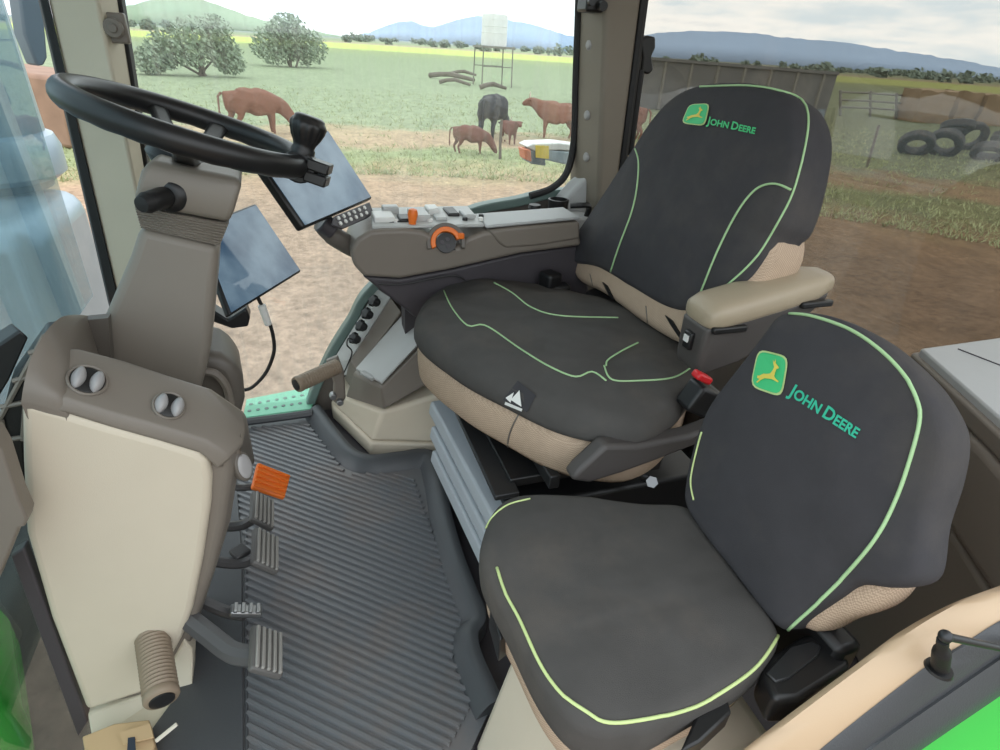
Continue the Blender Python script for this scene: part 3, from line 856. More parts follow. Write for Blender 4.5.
bm = bmesh.new(); cyl(bm, c_ + V((0, -.012, -.002)), c_ + V((-.02, -.012, -.004)), .011); cyl(bm, c_ + V((0, .016, .004)), c_ + V((-.012, .016, .004)), .009); fin(bm, 'screw', M['steel'], bk)
# black seal round the side glass corner
cs = crom([at(x, y, X=1.66) for x, y in ((580, -40), (579, 0), (576, 80), (574, 140), (567, 172), (552, 188), (530, 196))], 8)
bm = bmesh.new(); tube(bm, cs, .011, 8); struct(fin(bm, 'trim_5', M['rubber']))
c2 = [a3[0] + V((.01, -.012, 0)), a3[1] + V((.01, -.012, 0))]
bm = bmesh.new(); tube(bm, c2, .014, 8); struct(fin(bm, 'trim_6', M['rubber']))
# moulded foot of the pillar
f1 = [at(x, y, X=1.60) for x, y in ((576, 187), (598, 168), (612, 185), (606, 240), (545, 235), (560, 205))]
bm = bmesh.new(); prism(bm, f1, (.07, 0, 0)); struct(fin(bm, 'trim_7', M['lightgrey'], bevel=.012, bseg=3))
# window latch beside the rear glass
c_ = at(648, 50, X=1.60)
t = thing('window_latch', 'black hinge latch on the edge of the rear glass beside the pillar', 'latch', c_ + V((0, 0, -.1)))
def lp(x, y): return at(x, y, X=1.60)
bm = bmesh.new(); prism(bm, [lp(641, 40), lp(647, 35), lp(656, 37), lp(656, 48), lp(652, 56), lp(654, 70), lp(649, 75), lp(641, 72), lp(643, 58)], (.03, 0, 0)); fin(bm, 'hook', M['black'], t, bevel=.006, bseg=3)
bm = bmesh.new(); tube(bm, [lp(641, 70), lp(637, 100), lp(633, 130), lp(630, 155)], .010, 8); fin(bm, 'strap', M['rubber'], t)
# door sill on the far side
sl = [at(x, y, Z=.005) for x, y in ((243, 421), (247, 402), (318, 388), (312, 412))]
bm = bmesh.new(); prism(bm, sl, (0, 0, .012)); sill = fin(bm, 'sill_plate', M['mint'], loc=sl[0], bevel=.003); tag(sill, 'mint green perforated sill plate at the far edge of the floor mat', 'sill')
for i in range(8):
    for j in range(2):
        p = sl[0].lerp(sl[3], .08 + i * .12); q = sl[1].lerp(sl[2], .08 + i * .12); c_ = p.lerp(q, .3 + .35 * j)
        bm = bmesh.new(); cyl(bm, c_ + V((0, 0, .012)), c_ + V((0, 0, .0135)), .006, n=12); fin(bm, 'hole', M['teal_seal'], sill)
# rear left shelf over the wheel arch
top = [V((.70, -1.10, 0)), V((.70, -1.47, 0)), V((.20, -1.47, 0)), V((.20, -.835, 0)), V((.445, -.975, 0))]
def lay(z0, z1, inset):
    c_ = sum(top, V((0, 0, 0))) / 5
    q = []
    for p in top:
        dv_ = (c_ - p); q.append(p + dv_.normalized() * inset + V((0, 0, z0)))
    return q, V((0, 0, z1 - z0))
bm = bmesh.new(); prism(bm, *lay(-.02, .385, .012)); wl = struct(fin(bm, 'wall_left', M['taupe'], bevel=.012, bseg=3))
bm = bmesh.new(); prism(bm, *lay(.39, .545, 0)); fin(bm, 'side_panel', M['taupe'], wl, bevel=.018, bseg=4)
bm = bmesh.new(); prism(bm, *lay(.545, .578, .004)); fin(bm, 'ledge', M['taupe'], wl, bevel=.006, bseg=3)
bm = bmesh.new(); prism(bm, *lay(.565, .592, .016)); fin(bm, 'shelf_top', M['lightgrey'], wl, bevel=.004)
ga = at(960, 368, Z=.583); gb = at(1040, 415, Z=.583)
bm = bmesh.new(); tube(bm, [at(958, 349, Z=.5925), at(1002, 366, Z=.5925), at(1030, 378, Z=.5925)], .0015, 6); fin(bm, 'seam', M['slate'], wl)
# left wheel arch: cream rail, black seal, green fender
def curve(px, X): return resample(crom([at(x, y, X=X) for x, y in px], 8), 24, False)
I_ = curve([(650, 830), (744, 749), (859, 662), (904, 629), (955, 602), (990, 590)], .252)
O_ = curve([(740, 820), (821, 749), (923, 669), (962, 645), (1000, 621), (1060, 590)], .217)
G_ = curve([(790, 810), (866, 749), (950, 690), (1000, 656), (1040, 632), (1100, 600)], .200)
K_ = curve([(850, 800), (917, 750), (1000, 693), (1040, 666), (1080, 640), (1140, 606)], .182)
dn = V((0, 0, -.10))
bm = bmesh.new()
loft(bm, [[a + dn + V((.01, 0, 0)), a + V((.004, 0, -.02)), a, a.lerp(b_, .2) + V((0, 0, .012)), a.lerp(b_, .55) + V((0, 0, .012)), a.lerp(b_, .75) + V((0, 0, .004)), b_, b_ + dn] for a, b_ in zip(I_, O_)])
struct(fin(bm, 'trim_9', M['cream_rail'], ang=60))
bm = bmesh.new()
loft(bm, [[a + V((0, 0, .001)), a.lerp(b_, .15) + V((0, 0, .006)), a.lerp(b_, .85) + V((0, 0, .006)), b_ + V((0, 0, -.002)), b_.lerp(c_, .15) + V((0, 0, .006)), b_.lerp(c_, .8) + V((0, 0, .006)), c_, c_ + V((0, 0, -.05)), a + V((0, 0, -.05))] for a, b_, c_ in zip(O_, G_, K_)])
struct(fin(bm, 'trim_10', M['mat_rim'], ang=50))
bm = bmesh.new()
loft(bm, [[c_ + V((.004, 0, -.012)), c_ + V((-.02, .0, -.02)), c_ + V((-.06, 0, -.07)), c_ + V((-.08, 0, -.25)), c_ + V((.004, 0, -.25))] for c_ in K_])
tag(fin(bm, 'fender', M['green_p'], loc=K_[8], ang=80), 'bright green painted fender outside the black door seal, bottom right', 'fender')
# striker pin and rod on the seal
b0 = at(940, 667, X=.205)
t = thing('window_strut', 'black socket and steel rod standing on the black door seal by the cream rail', 'strut', b0)
ax = (at(943, 640, X=.205) - b0); L_ = ax.length
bm = bmesh.new(); lathe(bm, b0, ax, [(-.006, .0085), (L_ * .5, .0085), (L_ * .62, .0078), (L_ * .68, .0055), (L_, .0055)]); fin(bm, 'socket', M['rubber'], t)
b1_ = b0 + ax * 1.1 + V((0, -.003, 0))
bm = bmesh.new(); bmesh.ops.create_uvsphere(bm, u_segments=16, v_segments=10, radius=.0065, matrix=Matrix.Translation(b1_)); fin(bm, 'ball_joint', M['steel'], t)
bm = bmesh.new(); cyl(bm, b1_, b1_ + (at(1010, 650, X=.19) - b1_) * 1.4, .0042, .003); fin(bm, 'rod', M['steel'], t)
bm = bmesh.new(); lathe(bm, b0 + V((0, 0, -.004)), (0, 0, 1), [(0, .0135), (.003, .0125), (.0032, .010)]); fin(bm, 'collar', M['black'], t)
# tan box under the small seat
bm = bmesh.new()
loft(bm, [[V((.27, yf, z)), V((.53, yf, z)), V((.53, -.53, z)), V((.27, -.53, z))] for z, yf in ((-.02, -.185), (.27, -.25))])
bm2 = fin(bm, 'seat_box', M['cream'], loc=(.4, -.5, -.02), bevel=.02, bseg=3); tag(bm2, 'cream plastic box carrying the small passenger seat beside the rubber mat', 'seat base')

# ------------------------------------------------------------------ floor mat
def fl(x, y, z=0.0): return at(x, y, Z=z)
mo = [fl(*p) for p in ((245, 419), (316, 414), (352, 463), (428, 461), (442, 515), (462, 572), (474, 628), (464, 652), (492, 705), (470, 752), (430, 775), (170, 775), (190, 560), (215, 460))]
t = thing('floor_mat', 'grey ribbed rubber floor mat with a raised rim between console and seats', 'floor mat', (1.1, 0, -.02))
bm = bmesh.new(); prism(bm, [p + V((0, 0, -.018)) for p in mo], (0, 0, .018)); fin(bm, 'base', M['mat'], t, smooth=False)
ribp = [fl(*p) for p in ((246, 428), (308, 424), (346, 474), (412, 474), (428, 520), (448, 575), (462, 622), (452, 655), (474, 700), (452, 742), (420, 772), (248, 772), (247, 640), (245, 540), (236, 500))]
ang = math.radians(-130.5); dr = V((math.cos(ang), math.sin(ang), 0)); nr = V((-dr.y, dr.x, 0))
bm = bmesh.new()
ds = [p.dot(nr) for p in ribp]; d0 = min(ds); k = 0; step = .0165
while d0 + k * step < max(ds):
    dd = d0 + (k + .5) * step; xs = []
    for a, b_ in zip(ribp, ribp[1:] + ribp[:1]):
        u1, u2 = a.dot(nr) - dd, b_.dot(nr) - dd
        if u1 * u2 < 0: xs.append((a.lerp(b_, u1 / (u1 - u2))).dot(dr))
    xs.sort()
    for u, v in zip(xs[::2], xs[1::2]):
        if v - u < .02: continue
        q = []
        for s_, hh in ((-.0056, -.001), (-.0030, .0052), (.0030, .0052), (.0056, -.001)):
            q.append((s_, hh))
        loft(bm, [[nr * (dd + s_) + dr * e_ + V((0, 0, hh)) for s_, hh in q] for e_ in (u, v)])
    k += 1
fin(bm, 'ribs', M['mat'], t, smooth=False)
rim = [fl(*p) for p in ((316, 414), (334, 440), (352, 460), (372, 466), (400, 463), (428, 461), (437, 482), (444, 518), (455, 560), (468, 596), (478, 624), (470, 640), (472, 660), (484, 690), (494, 712))]
rim = crom(rim, 5)
bm = bmesh.new(); rg = []
for i, p in enumerate(rim):
    tg = (rim[min(i + 1, len(rim) - 1)] - rim[max(i - 1, 0)]).normalized(); nn = V((tg.y, -tg.x, 0))
    if nn.dot(p - V((1.1, .1, 0))) < 0: nn = -nn
    rg.append([p - nn * .038 + V((0, 0, -.002)), p - nn * .030 + V((0, 0, .008)), p - nn * .012 + V((0, 0, .028)), p + nn * .004 + V((0, 0, .034)), p + nn * .016 + V((0, 0, .03)), p + nn * .018 + V((0, 0, -.01))])
loft(bm, rg); fin(bm, 'rim', M['mat_rim'], t, ang=50)
bm = bmesh.new(); tube(bm, [fl(312, 413, .02), fl(285, 417, .02), fl(245, 422, .02)], .012, 8); fin(bm, 'rim', M['mat_rim'], t)
bm = bmesh.new(); tube(bm, [fl(246, 520, .001), fl(246, 640, .001), fl(247, 780, .001)], .003, 6); fin(bm, 'border', M['mat_rim'], t)
# dark footwell lining beside the pedals
fw = [fl(*p) for p in ((236, 470), (243, 560), (244, 775), (120, 775), (175, 700), (190, 560))]
bm = bmesh.new(); prism(bm, [p + V((0, 0, .001)) for p in fw], (0, 0, .006)); fin(bm, 'smooth_strip', M['mat_rim'], t, bevel=.003)

# ------------------------------------------------------------------ driver seat
T = thing('driver_seat', 'black covered driver seat with beige fabric, armrest and green piping, the larger seat', 'seat', (1.12, -.55, -.02))
zs = .475
co = [at(x, y, Z=zs) for x, y in ((414, 334), (432, 300), (468, 287), (520, 289), (580, 300), (640, 318), (694, 345), (700, 378), (682, 412), (652, 434), (612, 436), (560, 425), (510, 402), (455, 372))]
cen = sum(co, V((0, 0, 0))) / len(co)
bm = bmesh.new(); pillow(bm, [cen + (p - cen) * .975 + V((0, 0, -.045)) for p in co], (0, 0, 1), .0, .075, edge=.03, n=96)
cush = fin(bm, 'seat_cushion', M['fabric'], T, ang=180)
bm = bmesh.new(); pillow(bm, co, (0, 0, 1), .022, .026, edge=.034, n=128, power=2.2, wr=.009, wscale=8, seed=4)
cov = fin(bm, 'seat_cover', M['cover_seat'], T, ang=180)
tv = bvh(cov)
for px in ([(444, 291), (452, 308), (468, 326), (486, 326), (520, 349), (548, 366), (575, 377), (592, 372), (606, 381)], [(494, 283), (512, 293), (532, 308), (560, 316), (618, 318)], [(638, 343), (622, 351), (608, 360), (606, 366)], [(604, 366), (612, 380), (640, 381), (672, 378), (691, 368)]):
    piping(tv, px, 'piping', M['piping'], T, .0019)
bm = bmesh.new(); drape_poly(bm, tv, [(518, 383), (537, 397), (529, 411), (505, 399)], .006); fin(bm, 'label', M['cover'], T, smooth=False)
bm = bmesh.new()
for tri in ([(508, 397), (516, 393), (513, 402)], [(513, 399), (521, 392), (524, 406)], [(508, 401), (525, 408), (524, 410), (507, 403)]): drape_poly(bm, tv, tri, .0075)
fin(bm, 'label_print', M['white'], T, smooth=False)
# cushion strap
nb = V((0, .966, .26)).normalized(); pb = V((1.13, -.72, .54))
def bk(x, y, off=0): return at(x, y, pl=(pb + nb * off, nb))
def bpl(px, f=1, off=0):
    q = [bk(x, y) for x, y in px]; c_ = sum(q, V((0, 0, 0))) / len(q); return [c_ + (p - c_) * f + nb * off for p in q]
core = bpl([(574, 280), (572, 258), (590, 225), (645, 145), (690, 100), (740, 92), (775, 100), (786, 130), (784, 180), (780, 228), (778, 252), (764, 280), (735, 325), (702, 345), (680, 348), (640, 325), (600, 295)], .97, -.02)
bm = bmesh.new(); pillow(bm, core, nb, .012, .07, edge=.03, n=110); fin(bm, 'backrest', M['fabric'], T, ang=180)
cvo = bpl([(573, 262), (576, 245), (600, 208), (638, 150), (662, 116), (686, 94), (712, 85), (752, 84), (784, 91), (800, 103), (809, 126), (808, 152), (799, 195), (788, 226), (777, 238), (765, 262), (747, 286), (722, 300), (698, 313), (672, 310), (636, 290), (604, 270)])
bm = bmesh.new(); pillow(bm, cvo, nb, .028, .075, edge=.026, n=140, power=2.4, wr=.0035, wscale=7, seed=2)
bcov = fin(bm, 'backrest_cover', M['cover'], T, ang=180)
tv = bvh(bcov)
for px in ([(634, 146), (639, 165), (634, 205), (618, 250), (605, 290)], [(700, 87), (750, 86), (786, 93), (803, 102), (808, 122), (803, 155), (793, 192), (778, 222), (757, 256), (733, 280), (708, 300), (688, 330)], [(791, 190), (776, 184), (760, 187), (746, 200), (732, 222), (716, 255), (700, 295)]):
    piping(tv, px, 'piping', M['piping'], T, .0021)
badge(tv, [(690, 105), (711, 104), (706, 127), (682, 124)], T, .003)
lettering(tv, [('J', 1.25), ('OHN', 1), (' ', 1), ('D', 1.25), ('EERE', 1)], (707, 124.5), (756, 134.5), (2.2, -8.6), .0025, 'lettering', M['green_l'], T)
# beige band with straps below the cover
tvb = bvh([o for o in T.children if o.name == 'backrest'][0])
for px in ([(606, 284), (612, 296), (616, 304), (618, 318)], [(670, 318), (676, 328), (684, 340)]):
    p = drape(tvb, px, .001, 12)
    if len(p) > 2:
        bm = bmesh.new(); rg = []
        for i, c_ in enumerate(p): rg.append([c_ + V((.013, 0, 0)), c_ + V((.013, .004, .001)), c_ + V((-.013, .004, .001)), c_ + V((-.013, 0, 0))])
        loft(bm, rg); fin(bm, 'strap', M['black'], T)
for px in ([(590, 274), (594, 290)], [(646, 306), (648, 326)]):
    p = drape(tvb, px, .0, 8)
    if len(p) > 2:
        bm = bmesh.new(); tube(bm, p, .0018, 5); fin(bm, 'seam', M['taupe_d'], T)
tvc = bvh(cush)
p = drape(tvc, [(520, 412), (511, 430), (508, 446), (514, 456)], .0, 14)
if len(p) > 2:
    bm = bmesh.new(); tube(bm, p, .0022, 5); fin(bm, 'seam', M['taupe_d'], T)
bm = bmesh.new(); box(bm, at(550, 281, X=1.34), (.05, .045, .05), Matrix.Rotation(.3, 3, 'Z')); box(bm, at(560, 289, X=1.33), (.04, .05, .03)); fin(bm, 'belt_anchor', M['black'], T, bevel=.008, bseg=3)
# side shield
sv = [at(x, y, X=.685) for x, y in ((571, 481), (580, 470), (606, 446), (640, 446), (690, 436), (722, 424), (712, 440), (655, 462), (622, 474), (590, 484))]
bm = bmesh.new(); prism(bm, sv, (.035, 0, 0)); fin(bm, 'side_shield', M['shield'], T, bevel=.008, bseg=3)
# left armrest
def arm(x, y, X): return at(x, y, X=X)
bm = bmesh.new()
A0 = V((.780, -.655, .662)); A1 = V((.785, -.915, .708)); ad_ = (A1 - A0)
rg = []
for s_, wd_, hh in ((-.04, .030, .012), (-.02, .040, .020), (.06, .046, .026), (.3, .046, .027), (.6, .044, .027), (.85, .040, .025), (.97, .032, .018), (1.0, .02, .010)):
    c_ = A0 + ad_ * s_
    rg.append([c_ + V((wd_ * math.copysign(abs(math.cos(a)) ** .55, math.cos(a)), 0, hh * math.copysign(abs(math.sin(a)) ** .7, math.sin(a)))) for a in [2 * PI * i / 24 for i in range(24)]])
loft(bm, rg); pad = fin(bm, 'armrest', M['leather'], T, ang=70)
bm = bmesh.new(); rg = []
for s_, wd_, z0, z1 in ((-.045, .034, -.085, -.014), (-.01, .040, -.11, -.014), (.3, .041, -.105, -.014), (.7, .040, -.07, -.014), (.97, .03, -.03, -.014)):
    c_ = A0 + ad_ * s_
    rg.append([c_ + V((-wd_, 0, z1)), c_ + V((wd_, 0, z1)), c_ + V((wd_ * .9, 0, z0)), c_ + V((-wd_ * .9, 0, z0))])
loft(bm, rg); fin(bm, 'armrest_base', M['shield'], pad, bevel=.008, bseg=3)
for s_ in (.12, .82):
    c_ = A0 + ad_ * s_ + V((-.042, 0, -.022)); bm = bmesh.new(); box(bm, c_, (.012, .07, .012)); fin(bm, 'hinge', M['black'], pad, bevel=.003)
c_ = A0 + ad_ * -.045 + V((.0, .002, -.05)); bm = bmesh.new(); box(bm, c_, (.022, .012, .034)); sw = fin(bm, 'rocker_switch', M['black'], pad, bevel=.003)
bm = bmesh.new(); box(bm, c_ + V((0, .007, .004)), (.012, .004, .012)); fin(bm, 'switch_mark', M['white'], sw)
# buckle
bc = at(700, 388, X=.735)
bm = bmesh.new(); box(bm, bc + V((0, 0, -.02)), (.045, .05, .055), Matrix.Rotation(.5, 3, 'X')); bu = fin(bm, 'belt_buckle', M['black'], T, bevel=.008, bseg=3)
bm = bmesh.new(); box(bm, at(702, 377, X=.715), (.022, .035, .014), Matrix.Rotation(.5, 3, 'X')); fin(bm, 'release_button', M['red'], bu, bevel=.004)
# suspension
bm = bmesh.new(); box(bm, (1.03, -.56, .12), (.46, .48, .28)); fin(bm, 'suspension_housing', M['black'], T, bevel=.01)
for i, z in enumerate((.235, .165, .095)):
    a = V((1.235 - i * .01, -.285, z)); b_ = V((.765, -.315, z)); tt = (b_ - a)
    bm = bmesh.new(); loft(bm, [[c_ + V((0, .020, .018)), c_ + V((0, .026, -.016)), c_ + V((0, .004, -.034)), c_ + V((0, -.04, -.024)), c_ + V((0, -.04, .022))] for c_ in (a, a + tt * .03, a + tt * .97, b_)]); fin(bm, 'bellows_fold', M['bellows'], T, bevel=.006, bseg=3)
bm = bmesh.new(); box(bm, (1.02, -.315, .312), (.48, .05, .012)); fin(bm, 'frame_rail', M['steel'], T, bevel=.003)
bm = bmesh.new(); box(bm, (1.02, -.50, .315), (.42, .34, .02)); fin(bm, 'top_plate', M['black'], T, bevel=.003)
for yy in (-.40, -.62):
    bm = bmesh.new(); box(bm, (.98, yy, .345), (.44, .022, .03)); fin(bm, 'slide_rail', M['steel'], T, bevel=.003)
bm = bmesh.new(); tube(bm, [at(628, 462, Z=.33), at(640, 475, Z=.32), at(652, 481, Z=.31)], .008, 8); bo = fin(bm, 'release_lever', M['steel'], T)
bm = bmesh.new(); cyl(bm, at(652, 482, Z=.30), at(652, 482, Z=.32), .012, n=6); fin(bm, 'bolt', M['alu'], bo)
bm = bmesh.new(); box(bm, (1.25, -.74, .45), (.14, .05, .10), Matrix.Rotation(-.3, 3, 'X')); fin(bm, 'hinge_cover', M['black'], T, bevel=.012)
bm = bmesh.new(); box(bm, (1.0, -.74, .40), (.5, .08, .14)); fin(bm, 'back_frame', M['black'], T, bevel=.02)

# ------------------------------------------------------------------ small passenger seat
S = thing('passenger_seat', 'small black covered passenger seat with pale piping in the foreground, beside the larger seat', 'seat', (.45, -.40, .28))
zi = .405
io = [at(x, y, Z=zi) for x, y in ((481, 570), (484, 535), (500, 508), (530, 499), (580, 501), (640, 508), (688, 514), (715, 545), (745, 590), (776, 634), (768, 662), (735, 690), (700, 708), (650, 735), (625, 738), (600, 740), (572, 730), (540, 690), (510, 630))]
cen = sum(io, V((0, 0, 0))) / len(io)
bm = bmesh.new(); pillow(bm, [cen + (p - cen) * .94 + V((0, 0, -.04)) for p in io], (0, 0, 1), 0, .06, edge=.025); fin(bm, 'seat_cushion', M['fabric'], S, ang=180)
bm = bmesh.new(); pillow(bm, io, (0, 0, 1), .010, .05, edge=.020, n=128, power=2.6, wr=.0022, wscale=14, seed=9); cov = fin(bm, 'seat_cover', M['cover_seat'], S, ang=180)
tv = bvh(cov)
piping(tv, [(497, 568), (505, 592), (520, 620), (541, 665), (562, 694), (585, 711), (606, 722), (640, 720), (690, 708), (730, 686), (757, 665), (775, 640), (778, 630)], 'piping', M['piping_y'], S, .0022, 70)
piping(tv, [(483, 536), (492, 518), (508, 505), (530, 499)], 'piping', M['piping_y'], S, .0015)
bm = bmesh.new(); p = [at(x, y, Y=-.175) for x, y in ((490, 600), (507, 622))]
sb = [at(x, y, Z=.36) for x, y in ((490, 604), (502, 595), (514, 628), (500, 640))]
bm.free(); bm = bmesh.new(); prism(bm, sb, (0, 0, -.05)); fin(bm, 'strap', M['black'], S, bevel=.003)
sb = [at(x, y, Z=.385) for x, y in ((696, 716), (728, 700), (732, 712), (700, 742), (680, 752), (690, 730))]
bm = bmesh.new(); prism(bm, sb, (0, 0, -.03)); fin(bm, 'strap', M['black'], S, bevel=.003)
ni = V((0, .95, .31)).normalized(); pi_ = V((.45, -.535, .42))
def ik(px, f=1, off=0):
    q = [at(x, y, pl=(pi_, ni)) for x, y in px]; c_ = sum(q, V((0, 0, 0))) / len(q); return [c_ + (p - c_) * f + ni * off for p in q]
core = ik([(700, 515), (697, 475), (720, 405), (780, 335), (830, 330), (880, 370), (912, 420), (916, 470), (905, 530), (893, 575), (870, 605), (830, 620), (795, 630), (750, 580)], 1.0, -.03)
bm = bmesh.new(); pillow(bm, core, ni, .0, .04, edge=.02); fin(bm, 'backrest', M['fabric'], S, ang=180)
bo_ = ik([(692, 512), (690, 480), (699, 440), (714, 405), (742, 368), (770, 332), (788, 314), (830, 316), (876, 337), (920, 375), (945, 410), (954, 440), (948, 480), (934, 525), (928, 568), (918, 583), (895, 588), (860, 585), (838, 598), (812, 615), (788, 630), (768, 612), (735, 570)])
bm = bmesh.new(); pillow(bm, bo_, ni, .014, .045, edge=.016, n=140, power=2.4, wr=.0016, wscale=11, seed=3); bcv = fin(bm, 'backrest_cover', M['cover'], S, ang=180)
tv = bvh(bcv)
piping(tv, [(783, 314), (810, 316), (850, 330), (882, 352), (906, 378), (918, 402), (920, 420), (913, 450), (898, 495), (878, 535), (850, 570), (820, 600), (800, 618), (788, 629)], 'piping', M['piping'], S, .0022, 70)
piping(tv, [(694, 500), (691, 480), (697, 450), (702, 432)], 'piping', M['piping_y'], S, .0015)
badge(tv, [(759, 349), (790, 357), (783, 398), (751, 387)], S, .002)
lettering(tv, [('J', 1.25), ('OHN', 1), (' ', 1), ('D', 1.25), ('EERE', 1)], (788, 394), (857, 439), (7.2, -12.5), .0015, 'lettering', M['green_t'], S)
bm = bmesh.new(); box(bm, (.40, -.60, .36), (.22, .04, .12)); fin(bm, 'shade_block', M['black'], S, bevel=.01)  # added black block, stands in for the dark shadow behind the buckle
# buckle housing of the small seat
bz = .40
q0 = [at(x, y, Z=bz) for x, y in ((762, 672), (770, 655), (806, 632), (822, 634), (852, 660), (850, 668), (800, 700), (775, 700))]
bm = bmesh.new(); prism(bm, q0, (0, 0, -.05)); bb = fin(bm, 'belt_buckle', M['black'], S, bevel=.008, bseg=4)
q1 = [at(x, y, Z=bz + .003) for x, y in ((766, 672), (790, 646), (812, 640), (822, 646), (818, 656), (790, 678), (776, 682))]
bm = bmesh.new(); prism(bm, q1, (0, 0, -.004)); fin(bm, 'release_button', M['steel'], bb, bevel=.002)
# ------------------------------------------------------------------ steering console
D = thing('steering_console', 'cream and taupe steering console with two rotary knobs left of the pedals', 'console', (1.0, .3, -.02))
def X_(px, X): return [at(x, y, X=X) for x, y in px]
# cream side panel
bm = bmesh.new()
pts = X_([(20, 400), (60, 411), (110, 426), (160, 440), (198, 452), (209, 460), (212, 478), (211, 505), (203, 560), (193, 610), (182, 640), (172, 658), (150, 692), (86, 713), (50, 620), (25, 535), (21, 460)], .757)
prism(bm, pts, (.03, 0, 0)); fin(bm, 'side_panel', M['cream'], D, bevel=.012, bseg=4)
# lower skirt
bm = bmesh.new()
sk = X_([(87, 714), (150, 693), (173, 660), (184, 640), (193, 650), (192, 690)], .766)
lowf = [at(190, 716, Z=0), at(150, 732, Z=0), at(92, 742, Z=-.01)]
prism(bm, sk + lowf, (.05, 0, 0)); fin(bm, 'skirt', M['cream'], D, bevel=.006)
# taupe core behind the panel, narrowing towards the windscreen side
secs = [(.770, [(30, 392), (110, 414), (200, 440), (228, 452), (230, 470), (224, 520), (213, 570), (198, 610), (190, 640), (188, 690), (100, 705), (40, 520)]),
        (.800, [(40, 385), (118, 406), (200, 428), (240, 446), (240, 468), (232, 520), (216, 570), (203, 610), (194, 640), (190, 680), (100, 690), (46, 510)])]
rg = [X_(p, X) for X, p in secs]
for X in (.86, .97):
    rg.append([V((X, p.y * X / .8 * (1.1 if X < .9 else 1.3) if p.y < .24 else p.y, p.z - (.09 if k in (0, 1, 2, 3) else 0))) for k, p in enumerate(rg[1])])
for r_ in rg:
    for p in r_: p.z = max(p.z, -.015)
bm = bmesh.new(); loft(bm, rg); core = fin(bm, 'core', M['taupe'], D, bevel=.01, bseg=3)
# moulded top
rows = [(.756, [(54, 410), (66, 413), (110, 427), (160, 441), (200, 453), (213, 464)]),
        (.762, [(56, 395), (67, 398), (112, 412), (162, 426), (206, 440), (226, 454)]),
        (.785, [(59, 377), (70, 384), (116, 399), (168, 414), (212, 428), (240, 441)]),
        (.815, [(63, 359), (72, 364), (119, 376), (168, 391), (212, 405), (243, 426)]),
        (.845, [(66, 346), (78, 349), (120, 360), (162, 374), (207, 388), (240, 411)])]
G = [X_(p, X) for X, p in rows]
G.append([V((.875, p.y, p.z - .02)) for p in G[-1]])
G.append([V((.885, p.y, p.z - .13)) for p in G[-2]])
G.append([V((.85, p.y + .035, p.z - .09)) for p in G[-3]])
cols = [[G[r][c] for r in range(len(G))] for c in range(6)]
cols[0] = [p + V((0, 0, -.004)) for p in cols[0]]; c0 = [p + V((0, .012, -.02)) for p in cols[0]]; c6 = [p + V((0, -.004, -.01)) for p in cols[-1]]
cols = [c0, cols[0]] + cols[1:5] + [cols[5], c6]
bm = bmesh.new(); loft(bm, cols); bmesh.ops.recalc_face_normals(bm, faces=bm.faces)
top = fin(bm, 'top_cover', M['taupe'], D, ang=180, bevel=.006, bseg=2)
tv = bvh(top)
# raised front rim of the top, round the recess beside the column
ou = [at(x, y, X=X) for x, y, X in ((21, 403, .757), (24, 384, .763), (31, 358, .786), (45, 333, .82), (57, 320, .87), (67, 315.5, .93), (83, 315, 1.02), (96, 318, 1.10))]
inn = [at(x, y, X=X) for x, y, X in ((64, 414, .757), (65, 398, .763), (67, 381, .786), (69, 361, .816), (70, 347, .846), (72, 334, .88), (79, 322, .95), (92, 318.5, 1.06))]
ou = crom(ou, 5); inn = crom(inn, 5)
bm = bmesh.new(); rg = []
for p, q in zip(ou, inn):
    m_ = p.lerp(q, .5) + V((-.001, 0, .003))
    rg.append([V((max(p.x, .79), p.y, p.z - .20)), p + V((0, 0, -.02)), p, p.lerp(m_, .5) + V((0, 0, .001)), m_, q.lerp(m_, .5), q + V((0, 0, -.0015)), q + V((0, 0, -.02)), V((max(q.x, .79), q.y, q.z - .20))])
loft(bm, rg); fin(bm, 'front_rim', M['taupe'], D, ang=75)
bm = bmesh.new(); bmk = [at(x, y, X=1.02) for x, y in ((70, 322), (108, 318), (112, 372), (66, 362))]; prism(bm, bmk, (.02, 0, 0)); fin(bm, 'recess', M['taupe_d'], D)
# rear lump behind the column
bm = bmesh.new(); prism(bm, X_([(190, 352), (222, 357), (236, 364), (244, 380), (246, 402), (240, 425), (215, 430), (190, 400)], 1.12), (.16, .02, 0)); fin(bm, 'rear_cover', M['taupe_d'], D, bevel=.025, bseg=4)
bm = bmesh.new(); tube(bm, crom(X_([(203, 371), (216, 374), (226, 386), (231, 404)], 1.10), 6), .008, 8); fin(bm, 'hose', M['taupe'], D)
